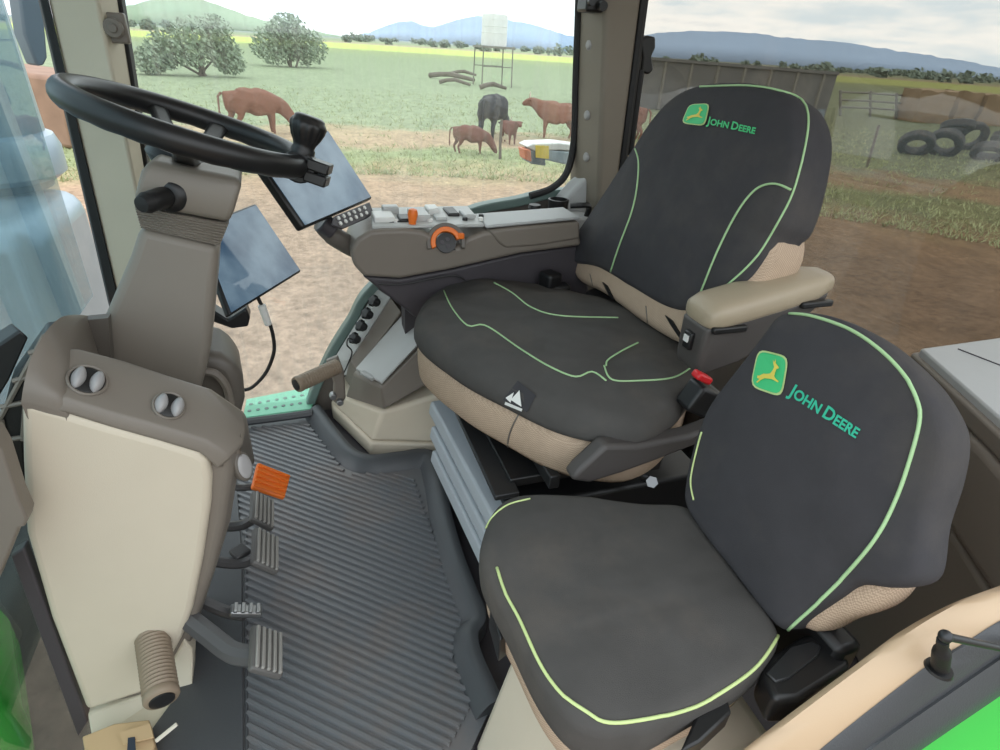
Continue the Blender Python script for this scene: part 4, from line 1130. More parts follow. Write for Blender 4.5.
# rotary knobs
for (x, y) in ((87, 381.5), (168.5, 406.5)):
    h0 = hit(tv, x, y, 0); hx = hit(tv, x + 12, y + 3, 0); hy = hit(tv, x, y - 10, 0)
    nn = (hx - h0).cross(hy - h0).normalized()
    if nn.z < 0: nn = -nn
    u1 = (hx - h0).normalized(); u2 = nn.cross(u1)
    rad = .0205 * (1 if x < 100 else .9)
    h0 = h0 + nn * .002
    bm = bmesh.new(); lathe(bm, h0, nn, [(-.006, rad * 1.18), (.0025, rad * 1.18), (.004, rad * 1.10), (.003, rad * 1.0), (-.002, rad * .96)], 36); kn = fin(bm, 'rotary_knob', M['taupe'], D)
    bm = bmesh.new(); lathe(bm, h0, nn, [(-.001, rad * .97), (.0025, rad * .95), (.003, rad * .9)], 36); fin(bm, 'dial', M['black'], kn)
    for sg in (-1, 1):
        bm = bmesh.new()
        bmesh.ops.create_uvsphere(bm, u_segments=20, v_segments=12, radius=1)
        for v in bm.verts:
            p = v.co.copy(); p.x = p.x * .0084; p.y = p.y * rad * .84 * (1 - .25 * abs(p.x / .0084) ** 2); pz = p.z * .012
            v.co = h0 + u1 * (p.x + sg * .0104) + u2 * p.y + nn * (max(pz, -.001) + .002)
        fin(bm, 'grip', M['knob'], kn, ang=180)
# oval silver button on the rear corner
bt = at(236, 465, X=.800) + V((-.004, -.008, 0)); nn = V((-.62, -.75, .2)).normalized(); a_, b_ = frame(nn)
bm = bmesh.new()
loft(bm, [[bt + nn * (h + .004) + a_ * (.0125 * s_ * math.cos(2 * PI * i / 28)) + b_ * (.021 * s_ * math.sin(2 * PI * i / 28)) for i in range(28)] for h, s_ in ((-.008, 1.25), (.001, 1.25), (.003, 1.1))]); bz_ = fin(bm, 'button_bezel', M['taupe_d'], D)
bm = bmesh.new()
loft(bm, [[bt + nn * (h + .006) + a_ * (.0125 * s_ * math.cos(2 * PI * i / 28)) + b_ * (.021 * s_ * math.sin(2 * PI * i / 28)) for i in range(28)] for h, s_ in ((-.006, 1), (.002, 1), (.004, .85), (.005, .5), (.0052, .05))]); fin(bm, 'button', M['knob'], bz_)
# vent grille beside the panel
vg = X_([(44, 336), (60, 334), (26, 398), (23, 440), (30, 525), (14, 490), (1, 420), (10, 384)], .86)
bm = bmesh.new(); prism(bm, vg, (.05, .01, 0)); gr = fin(bm, 'vent_grille', M['black'], D, bevel=.003)
for a, b_ in (((44, 336), (60, 334)), ((29, 353), (45, 349)), ((13, 381), (32, 376)), ((1, 407), (26, 402)), ((5, 440), (24, 437)), ((44, 336), (-2, 422)), ((1, 420), (16, 495)), ((60, 334), (26, 398)), ((26, 398), (23, 440))):
    bm = bmesh.new(); p = at(*a, X=.857); q = at(*b_, X=.857); tube(bm, [p, q], .0036, 6); fin(bm, 'vent_bar', M['column'], gr)
bm = bmesh.new(); prism(bm, X_([(-12, 352), (20, 330), (29, 338), (10, 380), (-2, 400), (-12, 410)], .88), (.03, .02, 0)); fin(bm, 'end_cap', M['black'], D, bevel=.003)

# steering column
W = thing('steering_column', 'taupe steering column with ribbed boot and black stalk under the steering wheel', 'steering column', (1.15, .28, .40))
def ring4(px, X0, X1):
    l, r = at(*px[0], X=X0), at(*px[1], X=X0)
    m_ = l.lerp(r, .5)
    return [l, r, V((X1, (r.y - m_.y) * .9 + m_.y, r.z)), V((X1, (l.y - m_.y) * .9 + m_.y, l.z))]
bm = bmesh.new(); loft(bm, [ring4(p, a, b_) for p, a, b_ in ((((84, 366), (200, 396)), 1.05, 1.25), (((91, 344), (206, 372)), 1.05, 1.25), (((104, 316), (211, 348)), 1.06, 1.24), (((129, 258), (216, 290)), 1.075, 1.235), (((139, 227), (219, 246)), 1.085, 1.23))])
fin(bm, 'lower_shroud', M['column'], W, bevel=.016, bseg=4)
bm = bmesh.new(); rg = []
for k in range(17):
    f = k / 16; s_ = (.0 if k % 2 else 1)
    l = V((140, 228, 0)).lerp(V((134, 207, 0)), f); r = V((220, 246, 0)).lerp(V((229, 224, 0)), f)
    sh_ = 1.2 * (1 - s_)
    rg.append(ring4(((l.x + sh_, l.y), (r.x - sh_, r.y)), 1.083 + .004 * (1 - s_), 1.23))
loft(bm, rg); fin(bm, 'boot', M['column'], W, bevel=.002, bseg=1)
bm = bmesh.new(); loft(bm, [ring4(p, a, b_) for p, a, b_ in ((((134, 205), (229, 223)), 1.078, 1.25), (((134, 196), (234, 212)), 1.072, 1.26), (((140, 172), (241, 188)), 1.075, 1.27), (((150, 160), (240, 178)), 1.085, 1.26))])
head = fin(bm, 'upper_shroud', M['column'], W, bevel=.014, bseg=4)
st0 = at(171, 195, X=1.085); st1 = at(146, 203, X=1.035); axs = st1 - st0; Ls = axs.length
bm = bmesh.new(); lathe(bm, st0, V((-.9, .25, .1)), [(-.01, .027), (.006, .027), (.012, .022), (.014, .015)], 28); sb_ = fin(bm, 'stalk_base', M['black'], W)
bm = bmesh.new(); lathe(bm, st0, axs, [(0, .014), (Ls * .35, .017), (Ls * .55, .0165), (Ls * .92, .016), (Ls, .013), (Ls * 1.01, .009)], 24); sl_ = fin(bm, 'stalk', M['black'], W)
bm = bmesh.new(); lathe(bm, st0 + axs * .97, axs, [(0, .0165), (.012, .012), (.014, .004)], 20); fin(bm, 'stalk_cap', M['rubber'], sl_)

# steering wheel
wc = V((1.205, .160, .8955)); wn = V((.035, -.313, .95)).normalized(); WR = .186
wa = wn.cross(V((0, 1, 0))).normalized(); wb = wn.cross(wa)
W['label'] = 'taupe steering column with ribbed boot, black stalk and black steering wheel with spinner knob'
bm = bmesh.new(); rg = []
for i in range(96):
    a = 2 * PI * i / 96; rd = wa * math.cos(a) + wb * math.sin(a); c_ = wc + rd * WR
    bump_ = 1 + .035 * math.cos(a * 24)
    rg.append([c_ + rd * (.0185 * math.cos(t_)) + wn * (.0205 * math.sin(t_) * (bump_ if math.sin(t_) < 0 else 1)) for t_ in [2 * PI * j / 16 for j in range(16)]])
loft(bm, rg, cyc=True); U = fin(bm, 'steering_wheel', M['wheel'], W, ang=180)
hb = wc - wn * .055
bm = bmesh.new(); lathe(bm, hb, wn, [(-.045, .030), (-.03, .034), (-.02, .055), (-.002, .068), (.012, .064), (.018, .045), (.019, .01)], 40); lathe(bm, hb + wn * .018, wn, [(0, .04), (.004, .036), (.005, .01)], 32); fin(bm, 'hub', M['wheel'], U)
angs = []
for (x, y) in ((224, 124), (146, 98), (178, 150)):
    e_ = at(x, y, pl=(wc, wn)) - wc; angs.append(math.atan2(e_.dot(wb), e_.dot(wa)))
for a in angs:
    rd = wa * math.cos(a) + wb * math.sin(a); sd = wn.cross(rd); rg = []
    for f, wdt, th in ((.05, .024, .010), (.09, .021, .009), (.14, .018, .009), (.185, .020, .011)):
        c_ = hb + rd * f + wn * (.006 + .049 * max(0, (f - .05) / .135) ** 1.5)
        rg.append([c_ + sd * wdt + wn * th * .3, c_ + sd * wdt * .6 + wn * th, c_ - sd * wdt * .6 + wn * th, c_ - sd * wdt + wn * th * .3, c_ - sd * wdt * .7 - wn * th, c_ + sd * wdt * .7 - wn * th])
    bm = bmesh.new(); loft(bm, rg); fin(bm, 'spoke', M['wheel'], U, bevel=.003)
# spinner knob
kp = at(292, 163, pl=(wc, wn)); rd = (kp - wc).normalized(); kp = wc + rd * WR
sd = wn.cross(rd)
bm = bmesh.new(); loft(bm, [[kp + sd * s_ + rd * (.030 * math.cos(t_)) + wn * (.029 * math.sin(t_)) for t_ in [2 * PI * j / 20 for j in range(20)]] for s_ in (-.017, -.013, .013, .017)])
for h in (.0095, -.0095):
    box(bm, kp + rd * .032 + wn * h * 1.15, (.040, .046, .019), Matrix((rd, sd, wn)).transposed())
fin(bm, 'knob_clamp', M['black'], U, bevel=.003)
kb = kp + wn * .022 - rd * .002
bm = bmesh.new(); rg = []
for d_, r_ in ((0, .021), (.008, .021), (.012, .0185), (.018, .020), (.028, .025), (.040, .0295), (.050, .031), (.056, .029), (.058, .0265), (.062, .026), (.0655, .021), (.066, .005)):
    fl_ = .0012 if .018 < d_ < .055 else 0
    rg.append([kb + wn * d_ + rd * ((r_ + fl_ * math.cos(12 * (2 * PI * i / 72) + d_ * 60)) * math.cos(2 * PI * i / 72)) + sd * ((r_ + fl_ * math.cos(12 * (2 * PI * i / 72) + d_ * 60)) * math.sin(2 * PI * i / 72)) for i in range(72)])
loft(bm, rg); fin(bm, 'spinner_knob', M['black'], U, ang=50)

# ------------------------------------------------------------------ pedals
def pedal(label, name, c, lx, ly, m, armpts, tilt, yaw=0, ridges=5, along='x', mat_r=None, ar=.011):
    t = thing(name, label, 'pedal', c)
    n_ = Matrix.Rotation(yaw, 3, 'Z') @ V((0, -math.cos(tilt), math.sin(tilt))); x_ = Matrix.Rotation(yaw, 3, 'Z') @ V((1, 0, 0)); y_ = n_.cross(x_)
    R_ = Matrix((x_, y_, n_)).transposed()
    bm = bmesh.new(); box(bm, V(c), (lx, ly, .014), R_); fin(bm, 'pad', m, t, bevel=.004)
    bm = bmesh.new()
    for k in range(ridges):
        f = (k + .5) / ridges - .5
        if along == 'x': box(bm, V(c) + y_ * (f * ly * .92) + n_ * .008, (lx * .94, ly / ridges * .5, .006), R_)
        else: box(bm, V(c) + x_ * (f * lx * .92) + n_ * .008, (lx / ridges * .5, ly * .94, .006), R_)
    fin(bm, 'tread', mat_r or m, t, bevel=.001, bseg=1)
    if armpts:
        bm = bmesh.new(); tube(bm, crom([V(c) - n_ * .01] + [V(p) for p in armpts], 6), ar, 8); fin(bm, 'arm', M['arm'], t)
    return t
M['tread'] = mat('tread_worn', (150, 147, 142), .5)
zc = .16
c_ = at(262, 511, Z=zc); pedal('brake pedal pad next to the orange pedal, the farther of the joined pair', 'brake_pedal', c_, .088, .055, M['pedal'], [c_ + V((.0, .05, -.03)), c_ + V((.01, .13, -.01)), c_ + V((.02, .19, .05))], .75, mat_r=M['tread'])
c_ = at(265, 551, Z=zc); pedal('brake pedal pad nearer the camera of the joined pair', 'brake_pedal', c_, .094, .058, M['pedal'], [c_ + V((.01, .05, -.03)), c_ + V((.02, .11, -.01)), c_ + V((.03, .17, .05))], .75, mat_r=M['tread'])
c_ = at(266, 652, Z=zc); pedal('single clutch pedal with ribbed pad nearest the camera', 'clutch_pedal', c_, .082, .058, M['pedal'], [c_ + V((.02, .05, -.012)), c_ + V((.06, .09, -.004)), c_ + V((.10, .13, .01))], .8, mat_r=M['tread'], ar=.018)
c_ = at(246, 611, Z=zc - .02); pedal('small perforated foot pad on a thin arm behind the clutch pedal', 'foot_pad', c_, .022, .055, M['alu'], [c_ + V((.02, .04, -.01)), c_ + V((.05, .10, .02))], 1.2, ridges=4, along='x')
c_ = at(271, 480, Z=.15); pn = V((-.35, -.45, .82)).normalized()
oq = [at(x, y, pl=(c_, pn)) for x, y in ((258, 462), (291, 475), (285, 498), (252, 487))]
t = thing('accelerator_pedal', 'orange ribbed accelerator pedal at the far end of the pedal row', 'pedal', c_ - pn * .02)
bm = bmesh.new(); prism(bm, oq, -pn * .014); fin(bm, 'pad', M['orange'], t, bevel=.004)
bm = bmesh.new()
for k in range(5):
    f0_, f1_ = (k + .25) / 5, (k + .75) / 5
    a_, b_, c2_, d2_ = oq[0].lerp(oq[3], f0_), oq[1].lerp(oq[2], f0_), oq[1].lerp(oq[2], f1_), oq[0].lerp(oq[3], f1_)
    m2_ = (a_ + b_ + c2_ + d2_) / 4
    prism(bm, [p.lerp(m2_, .05) for p in (a_, b_, c2_, d2_)], pn * .004)
fin(bm, 'tread', M['orange'], t, bevel=.001, bseg=1)
bm = bmesh.new(); tube(bm, crom([c_ - pn * .01, c_ + V((0, .06, -.01)), c_ + V((0, .13, .02))], 6), .008, 8); fin(bm, 'arm', M['arm'], t)
c_ = at(240, 552, Z=.14)
bm = bmesh.new(); box(bm, c_, (.03, .03, .012), Matrix.Rotation(.6, 3, 'Z')); 
lk = fin(bm, 'lock_tab', M['arm'], [o for o in bpy.data.objects if o.name.startswith('brake_pedal')][1], bevel=.002)

# ------------------------------------------------------------------ ribbed hand grips
def grip(name, label, a, b_, r_, foot=None):
    a = V(a); b_ = V(b_); t = thing(name, label, 'handle', a); ax = b_ - a; L_ = ax.length
    prof = [(0, r_ * .9)]; n_ = 15
    for k in range(n_ * 4):
        f = .02 + .86 * k / (n_ * 4)
        prof.append((L_ * f, r_ * (.97 + .05 * math.sin(k / 4 * 2 * PI))))
    prof += [(L_ * .90, r_ * 1.02), (L_ * .97, r_ * 1.02), (L_, r_ * .93)]
    bm = bmesh.new(); lathe(bm, a, ax, prof, 28); fin(bm, 'sleeve', M['grip'], t, ang=60)
    bm = bmesh.new(); lathe(bm, a + ax * .995, ax, [(0, r_ * .72), (.003, r_ * .7), (.004, r_ * .5)], 24); fin(bm, 'end_cap', M['black'], t)
    return t
grip('hand_grip', 'ribbed beige grip with black end cap sticking out of the cream console panel', at(152, 636, X=.765), at(162, 700, X=.655), .0255)
t = grip('lever', 'ribbed beige lever grip beside the far side console, above the mint sill plate', at(338, 366, X=1.40), at(296, 385, X=1.33), .0205)
bm = bmesh.new(); prism(bm, X_([(326, 362), (338, 357), (344, 372), (346, 398), (341, 407), (333, 402), (334, 384)], 1.405), (.02, 0, 0)); lb = fin(bm, 'lever_arm', M['taupe'], t, bevel=.005)
for (x, y) in ((333, 396), (340, 402)):
    p = at(x, y, X=1.40); bm = bmesh.new(); cyl(bm, p + V((.01, 0, 0)), p + V((-.008, 0, 0)), .010, .009, 14); fin(bm, 'bolt', M['alu'], lb, bevel=.002)

# ------------------------------------------------------------------ right arm console
K = thing('arm_console', 'taupe armrest control console with orange lever and dial under the side window', 'control console', (1.46, -.4, .40))
up = [(353, 265), (351, 250), (357, 239), (370, 231), (385, 229.5), (405, 229), (422, 231), (434, 236), (446, 248), (458, 247), (468, 238), (484, 232), (510, 229), (578, 223), (582, 246), (520, 254), (450, 270), (400, 279), (364, 277)]
bm = bmesh.new(); prism(bm, X_(up, 1.36), (.15, 0, -.0)); fin(bm, 'upper_shell', M['taupe'], K, bevel=.010, bseg=4)
lo = [(362, 276), (400, 278.5), (450, 269.5), (520, 253.5), (585, 245), (590, 300), (470, 320), (428, 322), (414, 317), (395, 302)]
bm = bmesh.new(); prism(bm, X_(lo, 1.385), (.14, 0, 0)); fin(bm, 'lower_shell', M['slate'], K, bevel=.008, bseg=3)
bm = bmesh.new(); tube(bm, crom(X_([(378, 284), (405, 284), (440, 277), (456, 276), (466, 281)], 1.372), 5), .002, 6); fin(bm, 'seam', M['black'], K)
bm = bmesh.new(); prism(bm, X_([(489, 231), (510, 228), (580, 222), (580, 239), (540, 246), (506, 248.5), (499, 244)], 1.355), (.13, 0, 0)); box_ = fin(bm, 'storage_box', M['taupe'], K, bevel=.007, bseg=3)
p = X_([(486, 230), (512, 227.6), (580, 221)], 1.362)
bm = bmesh.new(); zt_ = .003
prism(bm, [p[0] + V((0, 0, zt_)), p[1] + V((0, 0, zt_)), p[2] + V((0, 0, zt_)), p[2] + V((.11, 0, .002)), p[0] + V((.12, .0, .002))], (0, 0, .008)); fin(bm, 'storage_lid', M['lightgrey'], box_, bevel=.004)
# control deck
d0 = at(376, 229, X=1.375).z
dk = [V((1.372, at(372, 230, X=1.372).y, d0)), V((1.372, at(436, 234, X=1.372).y, d0 - .002)), V((1.372, at(484, 232, X=1.372).y, d0 - .004)), V((1.53, at(484, 232, X=1.372).y, d0 + .004)), V((1.53, at(380, 229, X=1.372).y, d0 + .004))]
bm = bmesh.new(); prism(bm, dk, (0, 0, .008)); dkk = fin(bm, 'control_deck', M['panel'], K, bevel=.003)
zdk = d0 + .008
y0_ = dk[0].y
for dx, dy, lx_, ly_, hh, mm_ in ((.06, -.035, .07, .05, .014, 'white'), (.05, -.085, .05, .03, .010, 'black'), (.07, -.125, .08, .045, .016, 'panel'), (.10, -.165, .05, .03, .020, 'white'), (.05, -.175, .04, .03, .010, 'panel'), (.11, -.06, .03, .04, .022, 'panel'), (.10, -.215, .07, .03, .010, 'black'), (.07, -.25, .06, .03, .012, 'panel')):
    bm = bmesh.new(); box(bm, V((1.372 + dx, y0_ + dy, zdk + hh / 2 - .002)), (lx_, ly_, hh)); sw_ = fin(bm, 'switch_block', M[mm_], dkk, bevel=.004, bseg=3)
for dx, dy in ((.03, -.06), (.03, -.105), (.03, -.145), (.035, -.235), (.06, -.285), (.03, -.275)):
    bm = bmesh.new(); lathe(bm, V((1.372 + dx, y0_ + dy, zdk)), (0, 0, 1), [(-.002, .007), (.005, .0065), (.006, .004)], 14); fin(bm, 'button', M['black'] if dx > .032 else M['white'], dkk)
bm = bmesh.new(); tube(bm, crom(X_([(381, 231), (384, 225), (395, 222), (407, 224), (413, 227)], 1.40), 5), .004, 6); fin(bm, 'lever_gate', M['black'], dkk)
lv0 = at(412, 230, X=1.385); lv1 = at(413, 208.5, X=1.385)
bm = bmesh.new(); lathe(bm, lv0, lv1 - lv0, [(0, .007), ((lv1 - lv0).length * .35, .009), ((lv1 - lv0).length * .75, .0125), ((lv1 - lv0).length * .95, .010), ((lv1 - lv0).length, .003)], 16); fin(bm, 'orange_lever', M['orange'], K)
# dial
dc = at(446, 243, X=1.358); nn = V((-.9, .12, .42)).normalized(); a_ = nn.cross(V((0, 0, 1))).normalized(); b_ = a_.cross(nn)
if b_.z < 0: b_ = -b_
def arc(r0, r1, t0, t1, h, n_=28):
    bm = bmesh.new(); rg = []
    for i in range(n_ + 1):
        t_ = t0 + (t1 - t0) * i / n_; e_ = a_ * math.cos(t_) + b_ * math.sin(t_)
        rg.append([dc + e_ * r0 + nn * -.01, dc + e_ * r0 + nn * h, dc + e_ * r1 + nn * h, dc + e_ * r1 + nn * -.01])
    loft(bm, rg); return bm
dial = fin(arc(.037, .048, -.35, PI + .3, .008), 'dial_bezel', M['taupe_d'], K, bevel=.002)
fin(arc(.026, .038, -.4, PI * .92, .012), 'orange_dial', M['orange'], dial, bevel=.002)
bm = bmesh.new(); lathe(bm, dc, nn, [(-.01, .024), (.006, .024), (.007, .012)], 24); fin(bm, 'dial_face', M['black'], dial)
for (u_, v_) in ((-.004, -.008), (-.003, .008), (.010, .001)):
    bm = bmesh.new(); c_ = dc + a_ * u_ + b_ * v_; lathe(bm, c_ + nn * .006, nn, [(0, .0055), (.003, .005), (.0032, .003)], 16); fin(bm, 'dial_button', M['slate'], dial)
bm = bmesh.new(); box(bm, at(461, 236, X=1.352), (.012, .016, .014)); fin(bm, 'dial_pointer', M['orange'], dial, bevel=.003)
bm = bmesh.new(); tube(bm, crom(X_([(458, 232), (466, 224), (474, 217), (478, 222)], 1.46), 5), .003, 6); fin(bm, 'wire_clip', M['black'], K)
bm = bmesh.new(); prism(bm, X_([(440, 248), (452, 246), (456, 250), (444, 253)], 1.356), (.01, 0, 0)); 
fin(bm, 'lower_window', M['black'], K, bevel=.001)
bm = bmesh.new(); prism(bm, [V((1.50, -.62, .30)), V((1.50, -.25, .30)), V((1.50, -.25, .56)), V((1.50, -.62, .56))], (.06, 0, 0)); fin(bm, 'support', M['slate'], K)

# things on the ledge below the pillar
lz = .672
c_ = at(557, 215, X=1.55)
t = thing('cup_holder', 'black round cup holder with a hooked arm on the ledge below the rear pillar', 'cup holder', c_)
ct = at(557, 197, X=1.63)
bm = bmesh.new(); r_ = .030
lathe(bm, c_, (0, 0, 1), [(0, r_ * .9), (.045, r_), (.046, r_ * .85), (.01, r_ * .8)], 28); fin(bm, 'cup', M['black'], t)
bm = bmesh.new(); tube(bm, crom([c_ + V((-.02, -.03, .03)), c_ + V((-.035, -.06, .035)), c_ + V((-.03, -.085, .03)), c_ + V((-.02, -.085, .0))], 5), .008, 8); fin(bm, 'hook', M['black'], t)
bm = bmesh.new(); box(bm, c_ + V((.0, -.02, -.035)), (.08, .16, .07)); fin(bm, 'base', M['lightgrey'], t, bevel=.006)
c_ = at(534, 215, X=1.57)
t = thing('power_socket', 'small black capped socket standing left of the cup holder', 'socket', c_)
bm = bmesh.new(); lathe(bm, c_ + V((0, 0, -.02)), (0, 0, 1), [(0, .022), (.02, .02), (.024, .012), (.036, .012), (.040, .019), (.050, .017), (.052, .004)], 20); fin(bm, 'cap', M['black'], t)
bm = bmesh.new(); box(bm, c_ + V((-.02, .03, -.02)), (.03, .03, .025)); fin(bm, 'plug', M['black'], t, bevel=.004)
bm = bmesh.new(); box(bm, c_ + V((0, .0, -.05)), (.07, .12, .055)); fin(bm, 'base', M['lightgrey'], t, bevel=.006)

# ------------------------------------------------------------------ far side console
N = thing('side_console', 'cream side console with grey storage lid and four black knobs beside the driver seat', 'side console', (1.5, -.17, -.02))
f0 = [at(333, 419, Z=-.015), at(370, 456, Z=-.015), at(444, 458, Z=-.015)]
b2 = [V((1.66, f0[2].y - .02, -.015)), V((1.66, f0[0].y, -.015))]
m1 = [p + V((.006, -.004, .045)) for p in f0]; m2 = [p + V((0, 0, .045)) for p in b2]
t1 = [at(338, 396, X=1.56), at(383, 412, X=1.40), at(447, 392, X=1.345)]
t2 = [V((1.66, t1[2].y - .02, t1[2].z)), V((1.66, t1[0].y, t1[0].z))]
bm = bmesh.new(); loft(bm, [f0 + b2, m1 + m2]); fin(bm, 'toe', M['cream'], N, bevel=.008, bseg=3)
m1b = [p + V((.004, -.003, .001)) for p in m1]
bm = bmesh.new(); loft(bm, [m1b + m2, t1 + t2]); fin(bm, 'base', M['cream'], N, bevel=.010, bseg=3)
lc = [at(353, 373, X=1.52), at(381, 388.5, X=1.385), at(418, 348, X=1.40), at(440, 330, X=1.42), at(405, 313, X=1.62)]
lowb = [at(345, 397, X=1.53), at(384, 410, X=1.39), at(450, 372, X=1.36), V((1.44, -.36, .2)), V((1.63, -.30, .18))]
bm = bmesh.new(); loft(bm, [lowb, lc]); fin(bm, 'storage_box', M['taupe'], N, bevel=.006, bseg=3)
cl_ = sum(lc, V((0, 0, 0))) / 5
bm = bmesh.new(); ll = [cl_ + (p - cl_) * .93 + V((0, 0, .004)) for p in lc]; prism(bm, ll, (0, .002, .006)); ld_ = fin(bm, 'lid', M['lid'], N, bevel=.003)
bm = bmesh.new(); box(bm, at(368, 378, X=1.45) + V((0, 0, .008)), (.055, .016, .010), Matrix.Rotation(.55, 3, 'Z')); fin(bm, 'lid_latch', M['lid'], ld_, bevel=.003)
st_ = [at(350, 360, X=1.58), at(357, 370, X=1.53), at(402, 312, X=1.60), at(391, 297, X=1.645)]
bm = bmesh.new(); prism(bm, st_, (.03, .02, -.08)); fin(bm, 'side_strip', M['taupe'], N, bevel=.004)
kp_ = [at(331, 363, X=1.64), at(350, 359, X=1.585), at(391, 297, X=1.645), at(377, 288, X=1.672)]
bm = bmesh.new(); prism(bm, kp_, (.01, .012, -.06)); vp = fin(bm, 'knob_panel', M['panel'], N, bevel=.003)
nn = ((kp_[1] - kp_[0]).cross(kp_[3] - kp_[0])).normalized()
if nn.z < 0: nn = -nn
for (x, y) in ((378, 303), (371, 315.5), (365, 327.5), (358.5, 340)):
    c_ = at(x, y, pl=(kp_[0] + nn * .004, nn)); a_, b_ = frame(nn); rg = []
    for h, r_, fl_ in ((0, .011, 0), (.008, .010, 0), (.010, .016, .3), (.020, .017, .3), (.026, .014, .3), (.027, .004, 0)):
        rg.append([c_ + nn * h + (a_ * math.cos(2 * PI * i / 40) + b_ * math.sin(2 * PI * i / 40)) * (r_ * (1 + fl_ * .5 * math.cos(5 * 2 * PI * i / 40))) for i in range(40)])
    bm = bmesh.new(); loft(bm, rg); kk = fin(bm, 'star_knob', M['black'], N, ang=50)
    bm = bmesh.new(); q = c_ + (kp_[0] - kp_[1]).normalized() * .022; lathe(bm, q, nn, [(-.001, .010), (.002, .010), (.0025, .006)], 16); fin(bm, 'knob_mark', M['white'], kk)
bm = bmesh.new(); tube(bm, crom(X_([(356, 342), (349, 338), (347, 345), (352, 352), (347, 366), (341, 378)], 1.58), 5), .0022, 6); fin(bm, 'wire', M['black'], N)

# ------------------------------------------------------------------ screens
def screen(name, label, quad, m0, nrm_, th, keypad=False):
    nrm_ = V(nrm_).normalized()
    q = [at(x, y, pl=(m0, nrm_)) for x, y in quad]
    t = thing(name, label, 'screen', sum(q, V((0, 0, 0))) / 4 - nrm_ * th)
    bm = bmesh.new(); prism(bm, q, -nrm_ * th); fin(bm, 'case', M['black'], t, bevel=.006, bseg=3)
    c_ = sum(q, V((0, 0, 0))) / 4
    bm = bmesh.new(); prism(bm, [c_ + (p - c_) * .95 + nrm_ * .0005 for p in q], nrm_ * .0012); fin(bm, 'display', M['screen'], t, smooth=False)
    return t, q, nrm_
t, q, n_ = screen('monitor', 'glossy dark monitor with a keypad strip, hanging right of the steering wheel', [(257, 160), (328, 129), (373, 198), (304, 228)], V((1.40, at(315, 180, X=1.4).y, at(315, 180, X=1.4).z)), (-.45, -.70, .55), .022)
q1 = [at(x, y, pl=(q[0], n_)) for x, y in ((333, 217), (368, 203), (372, 214), (366, 219), (341, 230), (330, 226))]
bm = bmesh.new(); prism(bm, q1, n_ * .006); kpd = fin(bm, 'keypad', M['slate'], t, bevel=.002)
for i in range(6):
    for j in range(2):
        c_ = V((338.5 + i * 5.2 + j * 2.0, 218.2 - i * 2.1 + j * 5.2, 0)); c3 = at(c_.x, c_.y, pl=(q[0] + n_ * .007, n_))
        bm = bmesh.new(); lathe(bm, c3, n_, [(-.002, .0048), (.002, .0046), (.0025, .003)], 12); fin(bm, 'key', M['white'], kpd)
bm = bmesh.new(); tube(bm, crom([at(322, 224, X=1.42), at(330, 233, X=1.43), at(345, 243, X=1.44), at(362, 252, X=1.45)], 5), [.022] * 6 + [.024] * 10, 14); fin(bm, 'bracket', M['taupe_d'], t)
bm = bmesh.new(); cyl(bm, at(322, 222, X=1.41), at(334, 231, X=1.41), .024); fin(bm, 'bracket_joint', M['slate'], t, bevel=.004)
t, q, n_ = screen('tablet', 'dark upright tablet screen behind the steering column, with a cable', [(196, 226), (256, 203), (302, 271), (230, 316)], V((1.46, at(250, 260, X=1.46).y, at(250, 260, X=1.46).z)), (-.45, -.70, .55), .018)
bm = bmesh.new(); prism(bm, X_([(206, 306), (228, 320), (246, 308), (250, 318), (248, 327), (232, 329), (212, 322)], 1.47), (.05, 0, 0)); fin(bm, 'cradle', M['black'], t, bevel=.005)
bm = bmesh.new(); tube(bm, [at(208, 303, X=1.49), at(190, 330, X=1.46), at(196, 380, X=1.30)], .012, 8); fin(bm, 'arm', M['black'], t)
cpts = crom(X_([(258, 298), (263, 308), (270, 324), (274, 342), (273, 356), (265, 374), (251, 388), (238, 390), (226, 389)], 1.40), 6)
bm = bmesh.new(); tube(bm, cpts, .0045, 8); cb_ = fin(bm, 'cable', M['rubber'], loc=cpts[-1]); tag(cb_, 'thin black cable with white plug looping from the tablet to the console', 'cable')
bm = bmesh.new(); cyl(bm, at(261.5, 305, X=1.395), at(268.5, 325, X=1.395), .0095, .0085, 12); fin(bm, 'plug', M['white'], cb_, bevel=.002)

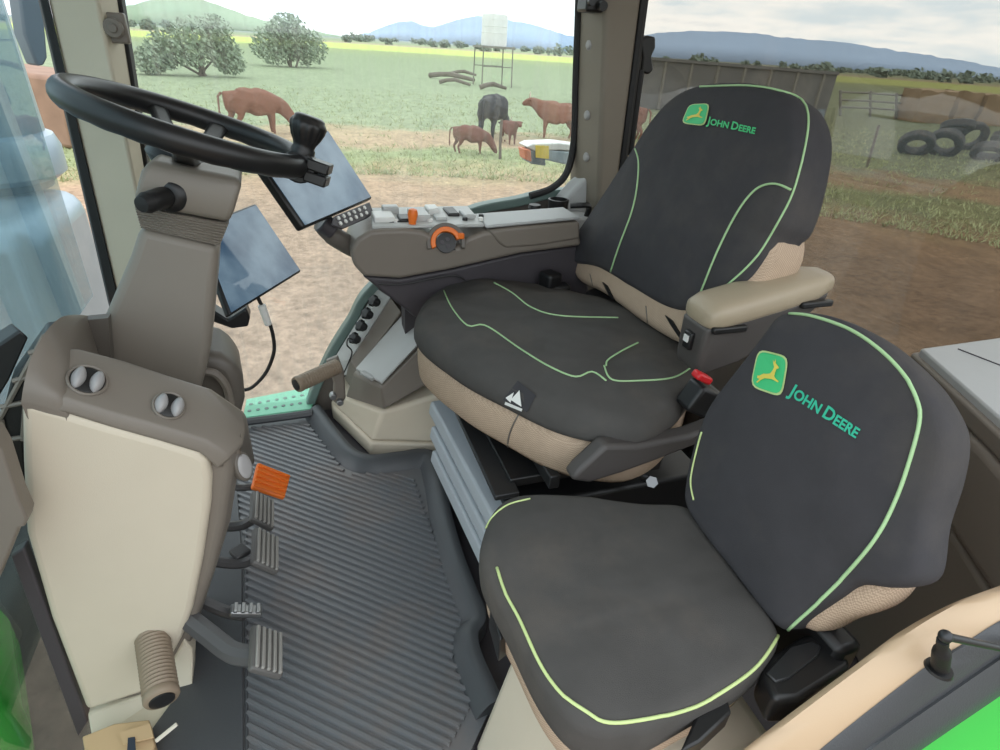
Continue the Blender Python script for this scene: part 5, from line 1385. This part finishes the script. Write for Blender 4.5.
# ------------------------------------------------------------------ lower left corner
bm = bmesh.new(); box(bm, (.62, .515, .095), (.72, .005, .70)); struct(fin(bm, 'window_4', M['g_low'], smooth=False))
bm = bmesh.new(); prism(bm, X_([(10, 556), (24, 548), (88, 722), (78, 738)], .768), (.02, 0, 0)); struct(fin(bm, 'trim_11', M['slate'], bevel=.003))
bm = bmesh.new(); prism(bm, X_([(-50, 410), (-6, 436), (3, 452), (18, 498), (27, 518), (25, 527), (19, 528), (-5, 587), (-50, 640)], .70), (.03, 0, 0)); struct(fin(bm, 'trim_12', M['taupe'], bevel=.012, bseg=4))
bm = bmesh.new()
gp = X_([(-40, 690), (4, 700), (22, 716), (34, 742), (40, 790), (-40, 800)], .93)
prism(bm, gp, (.30, .12, 0)); tag(fin(bm, 'step_cover', M['green_p'], loc=gp[4], bevel=.04, bseg=4), 'bright green rounded cover outside the dark lower pane, bottom left corner', 'tractor cover')
# cardboard on the floor
cq = [at(x, y, Z=.012) for x, y in ((86, 744), (118, 731), (152, 727), (158, 752), (150, 790), (95, 795))]
Bx = thing('carton', 'torn brown cardboard carton lying on the floor below the cream console', 'carton', cq[0])
bm = bmesh.new(); prism(bm, cq, (0, 0, .022)); fin(bm, 'box', M['carton'], Bx, bevel=.002)
bm = bmesh.new(); fq = [at(x, y, Z=.045) for x, y in ((120, 733), (150, 724), (154, 738), (124, 745))]; prism(bm, fq, (0, 0, .002)); fin(bm, 'flap', M['carton'], Bx)
bm = bmesh.new(); prism(bm, [at(x, y, Z=.0485) for x, y in ((128, 738), (135, 737), (136, 752), (127, 754))], (0, 0, .0008)); fin(bm, 'print', M['ink'], Bx, smooth=False)
bm = bmesh.new(); tube(bm, [at(156, 741, Z=.04), at(166, 733, Z=.045), at(177, 724, Z=.05)], .0035, 6); tag(fin(bm, 'paper_roll', M['paper'], loc=at(166, 733, Z=.04)), 'thin rolled paper strip leaning beside the carton', 'paper')
vs = bpy.context.scene.view_settings
vs.view_transform = 'Standard'; vs.look = 'None'; vs.gamma = 1; vs.use_curve_mapping = False; vs.exposure = 1.27

for o in bpy.data.objects:
    if o.parent is None and 'category' in o:
        for k, g in (('cow', 'cattle in the pasture'), ('calf', 'cattle in the pasture'), ('tyre', 'tyres in the heap'), ('straw_bale', 'straw bales in the row'), ('fallen_log', 'fallen logs by the tank stand'), ('shrub', 'shrubs in the pasture'), ('brake_pedal', 'brake pedals in the footwell'), ('fence_post', 'lone fence posts outside')):
            if o.name.split('.')[0] == k: o['group'] = g
